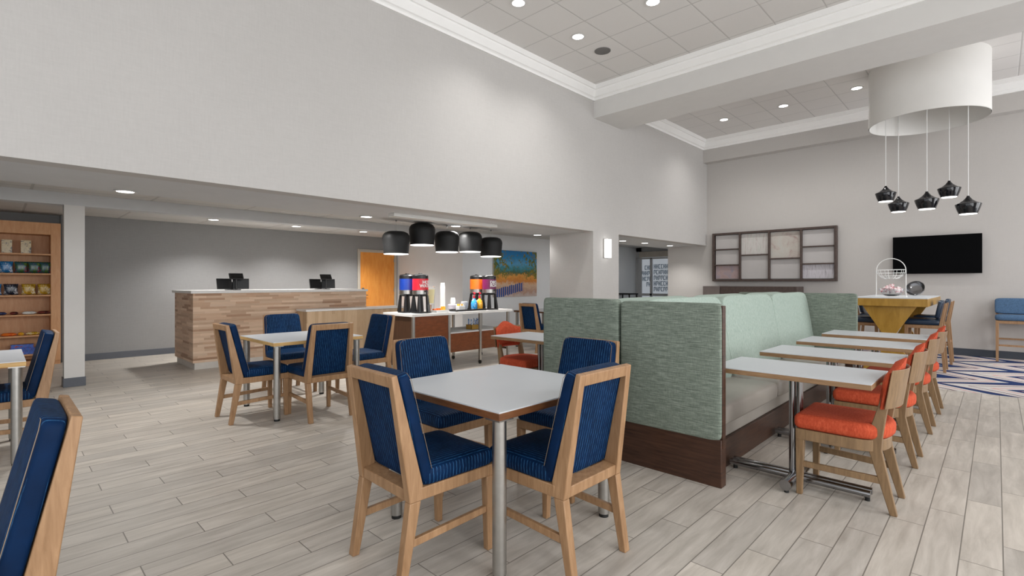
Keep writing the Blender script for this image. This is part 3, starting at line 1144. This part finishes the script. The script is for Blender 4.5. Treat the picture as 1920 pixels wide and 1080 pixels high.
# ------------------------------------------------------------------ coffee cart
t = thing('coffee_cart', 'mahogany panelled serving cart with white top and steel legs', 'cart', (-6.06, 4.2, 0))
box(-.76, .02, -.03, 2.05, .828, .868).build('countertop', M['stone'], t, bevel=.003)
for y in (.0, .66, 1.31, 1.96):
    for x in (-.03, -.72):
        box(x - .02, x + .02, y - .02 + .02, y + .02 + .02, .06, .828).build('leg', M['steel'], t, bevel=.002)
for y in (.02, .68, 1.33, 1.98):
    for x in (-.03, -.72):
        q = MB()
        q.cyl((x, y - .012, .03), (x, y + .012, .03), .03, n=18)
        q.build('caster', M['blackrub'], t)
box(-.70, -.05, .005, .025, .07, .828).build('end_panel', M['cartwood_dk'], t)
box(-.045, -.025, .04, .66, .10, .828).build('front_panel', M['cartwood'], t)
box(-.045, -.025, .70, 1.96, .24, .53).build('front_panel', M['cartwood'], t)
box(-.73, -.03, .68, 1.98, .53, .548).build('shelf', M['softpaint'], t)
q = MB()
q.box(-.70, -.05, 1.97, 1.99, .18, .21)
q.box(-.70, -.05, .66, .68, .1, .8)
q.build('divider', M['cartwood_dk'], t)

CT = .868


def bend_text(txt, size, R, zc, ang, parent, name='lettering', ext=.0015):
    cu = bpy.data.curves.new('txt', 'FONT')
    cu.body = txt
    cu.size = size
    cu.align_x = 'CENTER'
    cu.align_y = 'CENTER'
    cu.space_line = .82
    cu.offset = size * .035
    cu.extrude = ext
    to = bpy.data.objects.new('txt', cu)
    C.objects.link(to)
    dg = bpy.context.evaluated_depsgraph_get()
    dg.update()
    me = bpy.data.meshes.new_from_object(to.evaluated_get(dg))
    bpy.data.objects.remove(to)
    for v in me.vertices:
        a_ = ang + v.co.x / R
        r_ = R + v.co.z + .001
        v.co = Vector((r_ * math.cos(a_), r_ * math.sin(a_), zc + v.co.y))
    me.materials.clear()
    me.materials.append(M['white'])
    o = bpy.data.objects.new(name, me)
    C.objects.link(o)
    o.parent = parent
    return o


def urn(label, x, y, rgb, text=None):
    t = thing('coffee_urn', label, 'coffee dispenser', (x, y, CT), 0, 'beverage urns on the cart')
    R = .118
    m = plain('label_band', rgb, .35, vary=.02)
    MB().superell((.012, 0, .009), (.126, .125, .009), .2, .5, 32, 8).build('base', M['black'], t)
    q = MB()
    for sx in (-1, 1):
        for sy in (-1, 1):
            q.add([(sx * .085 - .028, sy * .085 - .022, .015), (sx * .085 + .028, sy * .085 - .022, .015), (sx * .085 + .028, sy * .085 + .022, .015), (sx * .085 - .028, sy * .085 + .022, .015),
                   (sx * .07 - .014, sy * .07 - .014, .27), (sx * .07 + .014, sy * .07 - .014, .27), (sx * .07 + .014, sy * .07 + .014, .27), (sx * .07 - .014, sy * .07 + .014, .27)],
                  [(0, 3, 2, 1), (4, 5, 6, 7), (0, 1, 5, 4), (1, 2, 6, 5), (2, 3, 7, 6), (3, 0, 4, 7)])
    q.lathe([(.075, .25), (R, .285)], 32)
    q.build('stand', M['black'], t, bevel=.003)
    MB().cyl((0, 0, .285), (0, 0, .345), R, n=36).build('steel_band', M['steel'], t)
    MB().cyl((0, 0, .345), (0, 0, .515), R + .001, n=36).build('label_band', m, t)
    MB().lathe([(R, .515), (R, .56), (R - .012, .575), (R * .5, .585), (.03, .588), (.03, .598), (0, .6)], 36).build('lid', M['black'], t, bevel=.002)
    q = MB()
    q.cyl((R - .01, 0, .33), (R + .045, 0, .33), .012)
    q.cyl((R + .035, 0, .28), (R + .035, 0, .355), .010)
    q.build('tap', M['black'], t)
    if text:
        bend_text(text, .066, R + .001, .435, math.radians(14), t)
    return t


urn('blue banded black urn behind the red hot water urn', -6.48, 4.38, (20, 50, 130))
urn('red banded black urn lettered in white for hot water', -6.22, 4.44, (214, 34, 52), 'HOT\nWATER')
urn('orange banded black urn behind the decaf urn', -6.47, 5.80, (232, 104, 30))
urn('plum banded black urn lettered in white for decaf roast', -6.21, 5.85, (112, 26, 78), 'DECAF\nROAST')

# pitcher and cups
g = N('clear_plastic')
g.b.inputs['Transmission Weight'].default_value = .9
g.fin((.95, .96, .96), .05, 0, .5)
g.b.inputs['IOR'].default_value = 1.2
M['clear'] = g.m
t = thing('juice_dispenser', 'clear beverage dispenser with yellow drink behind the red urn', 'dispenser', (-6.5, 4.83, CT))
MB().lathe([(.055, .0), (.06, .01), (.082, .38), (.086, .385), (.08, .385), (.056, .015)], 32, closed=True).build('jug', M['clear'], t)
MB().lathe([(.053, .13), (.076, .35)], 32).build('drink', plain('pale_yellow_drink', (214, 200, 128), .3), t)
MB().cyl((0, 0, .386), (0, 0, .4), .086, n=32).build('lid', M['clear'], t)


def cup(x, y, z, r=.038, h=.09, label='', group=None, mat_='white', up=True):
    a_, b_ = (r * .76, r) if up else (r, r * .76)
    q = MB().lathe([(a_ - .002, .004), (a_, 0), (b_, h - .004), (b_ + .003, h), (b_ - .002, h - .001)], 24, closed=False)
    o = q.build('paper_cup', M[mat_])
    o.location = (x, y, z)
    return tag(o, label, 'cup', group)


for k in range(11):
    cup(-6.38, 4.985, CT + .0 + k * .036, .042, .1, 'white paper cup in the tall stack at the back of the cart', 'stacked paper cups', up=False)
cup(-6.12, 4.53, CT, .04, .13, 'clear cup standing beside the red urn', 'loose cups', 'clear')
for k in range(3):
    cup(-6.46, 5.26, CT + .10 + k * .02, .045, .07, 'white cup in the short stack on the sugar caddy', 'short cup stack', up=False)
t = thing('sugar_caddy', 'round lilac-grey sugar caddy carrying the short cup stack', 'caddy', (-6.46, 5.26, CT))
MB().lathe([(.06, 0), (.085, .03), (.085, .09), (.07, .1)], 28).build('body', plain('lilac_ceramic', (186, 180, 190), .35), t)
t = thing('napkin_box', 'white condiment tray holding orange and yellow packets on the cart', 'tray', (-6.16, 4.75, CT))
q = MB().box(-.09, .09, -.12, .12, 0, .012).box(-.09, -.085, -.12, .12, .012, .05).box(.085, .09, -.12, .12, .012, .04).box(-.085, .085, -.12, -.115, .012, .04).box(-.085, .085, .115, .12, .012, .04)
q.build('tray', M['white'], t)
for i, (yy, m_) in enumerate(((4.67, 'orangep'), (4.74, 'orangep'), (4.83, 'yellow'))):
    o = carton('tea_packets', ('orange', 'reddish orange', 'yellow')[i] + ' packet bundle in the white tray ' + ('nearest the urn', 'in the middle', 'at the far end')[i], -6.17, yy, CT + .013, .055, (.045, .05, .075)[i], .05, m_, 'packets in the white tray')
    o['category'] = 'packets'
t = thing('serving_tray', 'long black serving tray in the middle of the white cart top', 'tray', (-6.2, 5.36, CT))
q = MB().box(-.16, .12, -.34, .30, 0, .012).box(.11, .12, -.34, .30, .012, .03).box(-.16, -.15, -.34, .30, .012, .03).box(-.15, .11, -.34, -.33, .012, .03).box(-.15, .11, .29, .30, .012, .03)
q.build('tray', M['black'], t, bevel=.002)
t = thing('sweetener_holder', 'white sweetener holder with yellow packets on the black tray', 'holder', (-6.17, 5.18, CT + .012))
box(-.045, .045, -.06, .06, 0, .075).build('holder', M['white'], t, bevel=.003)
for k in range(4):
    box(-.03, .03, -.05 + k * .028, -.035 + k * .028, .075, .105).build('packet', S['yellow' if k % 2 == 0 else 'whitep'], t)
t = thing('creamer_canister', 'pale grey canister next to the blue pump bottle', 'canister', (-6.3, 5.37, CT + .012))
MB().lathe([(.045, 0), (.052, .01), (.056, .13), (.05, .135), (0, .137)], 24).build('body', plain('pale_canister', (190, 190, 194), .4), t)


def pump(label, y, col):
    t = thing('creamer_bottle', label, 'bottle', (-6.2, y, CT + .012), 0, 'pump bottles on the black tray')
    MB().lathe([(.044, 0), (.052, .015), (.054, .10), (.042, .15), (.022, .175), (.02, .185), (0, .186)], 24).build('bottle', snack_mat('bottle_label', col, 14), t)
    q = MB().cyl((0, 0, .185), (0, 0, .225), .018).cyl((0, 0, .225), (0, 0, .275), .007).cyl((0, 0, .27), (.055, -.02, .265), .008)
    q.superell((0, 0, .278), (.022, .022, .008), .6, 1, 16, 8)
    q.build('pump', plain('red_pump', (196, 30, 50), .35), t)


pump('blue creamer bottle with red pump on the black tray', 5.50, [(40, 130, 196), (60, 160, 220), (230, 236, 240), (120, 60, 30)])
pump('orange creamer bottle with red pump on the black tray', 5.62, [(236, 150, 30), (244, 180, 50), (250, 220, 160), (220, 100, 30)])
t = thing('stirrer_box', 'brown tub with blue-wrapped stirrers on the cart undershelf', 'container', (-6.3, 5.58, .548))
q = MB().box(-.07, .07, -.11, .11, 0, .006).box(-.07, -.064, -.11, .11, 0, .08).box(.064, .07, -.11, .11, 0, .08).box(-.07, .07, -.11, -.104, 0, .08).box(-.07, .07, .104, .11, 0, .08)
q.build('tub', M['bronze'], t)
q = MB()
for k in range(9):
    x, y = random.uniform(-.045, .045), -.09 + k * .0225
    q.box(x - .008, x + .008, y - .008, y + .008, .006, random.uniform(.14, .21))
q.build('stirrers', snack_mat('stirrer_wrap', [(220, 224, 228), (70, 120, 180), (200, 206, 212)], 40), t)

# ------------------------------------------------------------------ black cart pendants
t = thing('pendant_canopy', 'white rectangular canopy bar under the low ceiling above the cart', 'light canopy', (-5.72, 4.56, 2.24))
box(-.07, .07, -.94, .94, -.045, 0).build('bar', M['paint'], t, bevel=.003)
PG = 'large black drum pendants over the cart'
pend = None
for i, (y, zt, l_) in enumerate(((4.07, 2.075, 'black drum pendant hanging in front of the golden door'), (4.53, 2.23, 'highest hung of the black drum pendants over the cart'), (5.01, 2.145, 'middle one of the five black drum pendants'), (5.50, 2.17, 'fourth black drum pendant, between the middle one and the painting end'), (5.975, 2.11, 'black drum pendant overlapping the painting corner'))):
    h_ = .33
    z0 = zt - h_
    t = thing('drum_pendant', l_, 'pendant light', (-6.3, y, z0), 0, PG)
    MB().lathe([(.178, 0), (.197, .20), (.199, .235), (.190, .27), (.165, .305), (.12, .325), (.03, .332), (.0, .333)], 40).build('shade', M['blackmet'], t)
    MB().lathe([(.160, .0), (.176, .0), (.176, -.006), (.16, -.006)], 40, closed=True).build('rim', M['lamp_soft'], t)
    MB().cyl((0, 0, -.004), (0, 0, -.001), .162, n=36).build('diffuser', M['lamp_soft'], t)
    q = MB()
    q.tube([(0, 0, .33), (0, 0, 2.24 - z0)], .0035, 6)
    hy = min(5.45, max(3.7, 4.56 + (y - 5.0) * .8))
    q.tube([(0, 0, 2.235 - z0), (.2, (hy - y) * .35, 2.222 - z0), (.52, hy - y, 2.222 - z0)], .0025, 6)
    q.build('cord', M['steel'], t)
    MB().cyl((0, 0, 2.218 - z0), (0, 0, 2.24 - z0), .012, n=12).build('ceiling_hook', M['chrome'], t)
    ld = bpy.data.lights.new('pendant_lamp', 'SPOT')
    ld.energy = 46
    ld.spot_size = math.radians(120)
    ld.spot_blend = .7
    ld.shadow_soft_size = .1
    ld.color = (1, .97, .93)
    lo = bpy.data.objects.new('pendant_lamp', ld)
    lo.parent = t
    lo.location = (0, 0, -.03)
    C.objects.link(lo)

# ------------------------------------------------------------------ painting
g = N('terrace_painting')
X, Y, Z = g.xyz()
u = g.math('DIVIDE', g.math('SUBTRACT', Y, 8.12), 1.52)
v = g.math('DIVIDE', g.math('SUBTRACT', Z, .98), 1.13)
n1 = g.noise(g.obj((1, 1, 1)), 7, 7, .78, .8)
n2 = g.noise(g.obj((1, 1, 1)), 9, 5, .75)
vv = g.math('ADD', v, g.math('MULTIPLY', g.math('SUBTRACT', n1, .5), .42))
rmp = g.ramp(vv, [(0, srgb(210, 196, 190)), (.12, srgb(190, 150, 130)), (.26, srgb(222, 190, 160)), (.34, srgb(216, 132, 48)), (.44, srgb(232, 164, 76)), (.52, srgb(70, 96, 60)), (.6, srgb(60, 140, 150)), (.72, srgb(96, 168, 210)), (.84, srgb(40, 140, 196)), (1, srgb(28, 120, 186))])
fol = g.ramp(g.math('ADD', n2, g.math('MULTIPLY', g.math('ABSOLUTE', g.math('SUBTRACT', u, .5)), .34)), [(.60, (0, 0, 0)), (.64, (1, 1, 1))])
upm = g.math('GREATER_THAN', vv, .40)
col = g.mix(g.math('MULTIPLY', fol, upm), rmp, g.ramp(n1, [(.35, srgb(40, 66, 30)), (.5, srgb(110, 120, 44)), (.65, srgb(180, 130, 50))]))
# blue seats row as tilted dabs
sl = g.math('SUBTRACT', v, g.math('ADD', .06, g.math('MULTIPLY', u, .24)))
seat = g.math('MULTIPLY', g.math('LESS_THAN', g.math('ABSOLUTE', sl), g.math('ADD', .035, g.math('MULTIPLY', n2, .12))), g.math('LESS_THAN', u, .66))
dab = g.math('GREATER_THAN', g.math('FRACT', g.math('MULTIPLY', u, 22)), .3)
col = g.mix(g.math('MULTIPLY', seat, dab), col, srgb(30, 76, 150))
g.bump(n2, .3, .002)
M['painting'] = g.fin(col, .55)
t = thing('wall_painting', 'colourful canvas painting of blue sky, trees and orange terrace seating', 'painting', (0, 0, 0))
box(-8.5, -8.46, 8.12, 9.64, .985, 2.10).build('canvas', M['painting'], t)
box(-8.485, -8.465, 8.115, 9.645, .98, 2.105).build('stretcher_frame', M['frame_paint'], t)

# ------------------------------------------------------------------ framed grid wall art
t = thing('wall_art_grid', 'dark brown compartment frame with pale panels on the right-hand wall', 'wall art', (0, 0, 0))
X0, X1, Z0, Z1 = -4.98, -2.385, 1.358, 2.517
q = MB()
yb, yf = 12.26, 12.15
fw = .045
q.box(X0, X1, yf, yb, Z1 - fw, Z1).box(X0, X1, yf, yb, Z0, Z0 + fw).box(X0, X0 + fw, yf, yb, Z0 + fw, Z1 - fw).box(X1 - fw, X1, yf, yb, Z0 + fw, Z1 - fw)
dv = [-4.336, -3.697, -3.05]
for x in dv:
    q.box(x - .02, x + .02, yf, yb, Z0 + fw, Z1 - fw)
cols = [X0 + fw] + dv + [X1 - fw]
shz = [[2.12, 1.745], [1.966], [1.862], [2.10, 1.73]]
for i, zs in enumerate(shz):
    for z in zs:
        q.box(cols[i] + .0, cols[i + 1] - .0, yf + .01, yb, z - .015, z + .015)
q.build('frame', M['darkframe'], t, bevel=.002)


def artpanel(name, stops, sc, st):
    g = N(name)
    v = g.noise(g.obj(st), sc, 5, .65, .8)
    k = len(stops)
    return g.fin(g.ramp(v, [(.32 + .36 * i / (k - 1), srgb(*c)) for i, c in enumerate(stops)]), .5)


A = {'plain': artpanel('pale_panel', [(186, 182, 180), (192, 188, 186)], 2, (1, 1, 1)),
     'streak': artpanel('streaked_panel', [(178, 164, 160), (206, 202, 198), (186, 188, 180)], 4, (6, 1, .8)),
     'flower': artpanel('floral_panel', [(192, 189, 182), (192, 187, 178), (188, 178, 170), (164, 140, 134)], 4.5, (1, 1, 1)),
     'pink': artpanel('pink_panel', [(164, 140, 136), (178, 156, 154), (150, 146, 160)], 4, (1, 1, 1)),
     'lilac': artpanel('lilac_streaked_panel', [(160, 154, 158), (204, 200, 206), (170, 166, 164)], 4, (6, 1, .8))}
kinds = [['plain', 'plain', 'pink'], ['streak', 'plain'], ['flower', 'plain'], ['plain', 'plain', 'lilac']]
for i in range(4):
    zs = [Z1 - fw] + shz[i] + [Z0 + fw]
    for j in range(len(zs) - 1):
        box(cols[i] + .018, cols[i + 1] - .018, 12.215, 12.235, zs[j + 1] + .014, zs[j] - .014).build('panel', A[kinds[i][j]], t)

# television
t = thing('television', 'black flat television on the right-hand wall', 'television', (-.82, 12.19, 1.855))
box(-.635, .635, -.03, .0, -.36, .35).build('screen', M['screen'], t, bevel=.003)
box(-.62, .62, 0, .03, -.34, .33).build('housing', M['black'], t, bevel=.005)
box(-.2, .2, .03, .07, -.15, .15).build('wall_mount', M['blackmet'], t)

# low cabinet by the far wall behind the booth
t = thing('media_cabinet', 'dark brown cabinet top showing behind the booth under the wall art', 'cabinet', (-4.62, 11.72, 0))
box(0, 1.6, 0, .52, 0, 1.24).build('body', M['darkframe'], t, bevel=.004)
t = thing('storage_cabinet', 'taupe brown cabinet end beside the dark cabinet in the corner', 'cabinet', (-5.02, 11.7, 0))
box(0, .39, 0, .52, 0, 1.245).build('body', plain('taupe_panel', (112, 102, 98), .6), t, bevel=.004)

# ------------------------------------------------------------------ high communal table
t = thing('high_table', 'golden high communal table with white top and bow-tie leg panels', 'table', (-1.17, 10.4, 0))
box(-.46, .46, -1.13, 1.13, 1.088, 1.10).build('tabletop', M['t_white'], t)
box(-.462, .462, -1.132, 1.132, .975, 1.088).build('table_apron', M['bronze'], t, bevel=.003)
for y in (-1.0, .95):
    q = MB()
    q.prism([(-.33, .975), (.33, .975), (.06, .52), (-.06, .52)], y - .03, y + .03, 'y')
    q.prism([(-.06, .52), (.06, .52), (.33, 0), (-.33, 0)], y - .03, y + .03, 'y')
    q.build('leg_panel', M['bronze'], t, bevel=.002)


def high_stool(label, loc, rz, seatm, group, wd=.225):
    t = thing('bar_stool', label, 'stool', loc, rz, group)
    for sx in (-1, 1):
        q = MB()
        xa = sx * (wd - .02)
        q.add([(xa - .017, .19, 0), (xa + .017, .19, 0), (xa + .017, .22, 0), (xa - .017, .22, 0), (xa - .02, .17, .66), (xa + .02, .17, .66), (xa + .02, .215, .66), (xa - .02, .215, .66)],
              [(0, 3, 2, 1), (4, 5, 6, 7), (0, 1, 5, 4), (1, 2, 6, 5), (2, 3, 7, 6), (3, 0, 4, 7)])
        q.build('leg', M['chairwood'], t, bevel=.003)
        q = MB()
        q.prism([(-.27, 0), (-.235, 0), (-.185, .62), (-.19, .72), (-.25, 1.02), (-.275, 1.02), (-.225, .68)], xa - .018, xa + .018, 'x')
        q.build('leg', M['chairwood'], t, bevel=.003)
        q = MB().box(xa - .01, xa + .01, -.22, .19, .30, .33)
        q.build('stretcher', M['chairwood'], t)
    MB().box(-wd + .02, wd - .02, .19, .212, .26, .29).box(-wd + .02, wd - .02, -.235, -.215, .34, .37).build('footrest', M['chairwood'], t)
    MB().box(-wd, wd, -.2, .215, .64, .69).build('seat_frame', M['chairwood'], t, bevel=.004)
    MB().superell((0, .01, .735), (wd + .01, .225, .05), .4, .2, 36, 12).build('seat', M[seatm], t, ang=60)
    Rm = Matrix.Translation((0, -.205, .92)) @ Matrix.Rotation(math.radians(10), 4, 'X')
    MB().superell((0, .02, 0), (wd + .012, .03, .135), .25, .3, 36, 14, Rm).build('backrest', M[seatm], t, ang=60)
    return t


HG = 'dark blue stools around the high table'
hs = high_stool('dark blue high stool on the outer side of the golden table, nearer the orange chairs', (-.80, 9.9, 0), R_W, 'darkblue', HG)
dup(hs, (-.78, 10.95, 0), R_W, 'dark blue high stool outside the golden table, nearer the television wall', HG)
dup(hs, (-1.56, 9.9, 0), R_E, 'dark blue high stool under the golden table beside the booth end panel', HG)
dup(hs, (-1.56, 10.95, 0), R_E, 'dark blue high stool on the booth side of the golden table, nearer the wall art', HG)
high_stool('denim blue high stool against the wall at the picture edge', (.27, 11.93, 0), R_S, 'denim', 'wall stools', .285)

# things on the high table
TZ = 1.10
t = thing('fruit_basket', 'white wire stand basket with arched handle on the high table', 'basket', (-1.215, 9.95, TZ))
q = MB()
q.tube([(-.2, 0, 0), (-.19, 0, .05), (-.19, 0, .42)] + [(-.19 * math.cos(a_ * PI / 14), 0, .42 + .19 * math.sin(a_ * PI / 14)) for a_ in range(1, 14)] + [(.19, 0, .42), (.19, 0, .05), (.2, 0, 0)], .006, 8)
for sy in (-.09, .09):
    q.tube([(-.2, sy, .004), (.2, sy, .004)], .004, 6)
for sx in (-.2, .2):
    q.tube([(sx, -.09, .004), (sx, .09, .004)], .004, 6)
q.build('stand', M['white'], t)
q = MB()
for k in range(4):
    a_ = k / 4
    rr = .185 * math.cos(a_ * 1.25)
    q.ring(rr, .0035, (0, 0, .43 - .15 * math.sin(a_ * 1.4)), 32, 6)
for k in range(10):
    a_ = 2 * PI * k / 10
    q.tube([(.185 * math.cos(b_ * 1.25) * math.cos(a_), .185 * math.cos(b_ * 1.25) * math.sin(a_), .43 - .15 * math.sin(b_ * 1.4)) for b_ in (0, .25, .5, .75, .95)], .003, 6)
q.build('wire_bowl', M['white'], t)
t = thing('candy_bowl', 'shallow bowl of red and white sweets on the high table', 'bowl', (-1.24, 10.22, TZ))
MB().lathe([(.06, 0), (.12, .03), (.17, .1), (.175, .13), (.168, .13), (.115, .04), (0, .02)], 32).build('bowl', M['clear'], t)
q = MB()
for k in range(60):
    a_, rr = random.uniform(0, 2 * PI), .14 * math.sqrt(random.random())
    zz = .07 + .12 * (1 - (rr / .15) ** 2) * random.uniform(.35, 1)
    q.superell((rr * math.cos(a_), rr * math.sin(a_), zz), (.026, .026, .022), 1, 1, 10, 6)
sw = q.build('sweets', snack_mat('red_white_sweets', [(176, 50, 70), (226, 214, 214), (190, 60, 80), (230, 222, 222)], 22), t)
sw['kind'] = 'stuff'
t = thing('metal_bowl', 'polished metal bowl tilted on its side on the high table', 'bowl', (-.93, 10.22, TZ + .125))
Rm = Matrix.Rotation(math.radians(62), 4, 'X') @ Matrix.Rotation(math.radians(-12), 4, 'Y')
q = MB()
q.lathe([(.05, -.055), (.09, -.04), (.12, 0), (.128, .03), (.122, .03), (.112, .0), (.08, -.03), (0, -.04)], 32)
q.v = [tuple(Rm @ Vector(p)) for p in q.v]
q.build('bowl', M['chrome'], t)

# ------------------------------------------------------------------ white drum and its small pendants
t = thing('drum_ceiling_light', 'huge white drum light fitting under the far ceiling bay', 'ceiling light', (-.80, 10.27, 3.87))
MB().lathe([(.75, 0), (.75, .92), (.74, .92), (.74, 0)], 96, closed=True).build('shade', M['drum'], t)
MB().cyl((0, 0, .80), (0, 0, .82), .735, n=64).build('inner_plate', M['drum'], t)
JG = 'small glossy black pendants below the white drum'
for (x, y, zt, zb, l_) in ((-1.36, 10.56, 2.96, 2.71, 'small black pendant farthest toward the wall art, under the drum'),
                           (-1.22, 11.0 - .15, 2.83, 2.55, 'second small black pendant from the wall-art side'),
                           (-.76, 9.80, 2.71, 2.44, 'middle one of the five small black pendants under the drum'),
                           (-.55, 10.66, 2.96, 2.70, 'highest hung small black pendant toward the television side'),
                           (-.30, 9.88, 2.59, 2.33, 'largest looking small black pendant, above the television corner')):
    # keep apparent height: pixel-measured bottoms
    t = thing('jug_pendant', l_, 'pendant light', (x, y, zb), 0, JG)
    MB().lathe([(.105, 0), (.128, .06), (.15, .135), (.148, .142), (.10, .165), (.055, .20), (.03, .232), (.018, .25), (.018, .262), (0, .263)], 36).build('shade', M['glossblack'], t)
    MB().cyl((0, 0, -.005), (0, 0, -.001), .098, n=30).build('diffuser', M['lamp_soft'], t)
    MB().tube([(0, 0, .26), (0, 0, 4.67 - zb)], .006, 8).build('cord', M['white'], t)
    ld = bpy.data.lights.new('pendant_lamp', 'SPOT')
    ld.energy = 12
    ld.spot_size = math.radians(110)
    ld.spot_blend = .7
    ld.shadow_soft_size = .08
    lo = bpy.data.objects.new('pendant_lamp', ld)
    lo.parent = t
    lo.location = (0, 0, -.03)
    C.objects.link(lo)
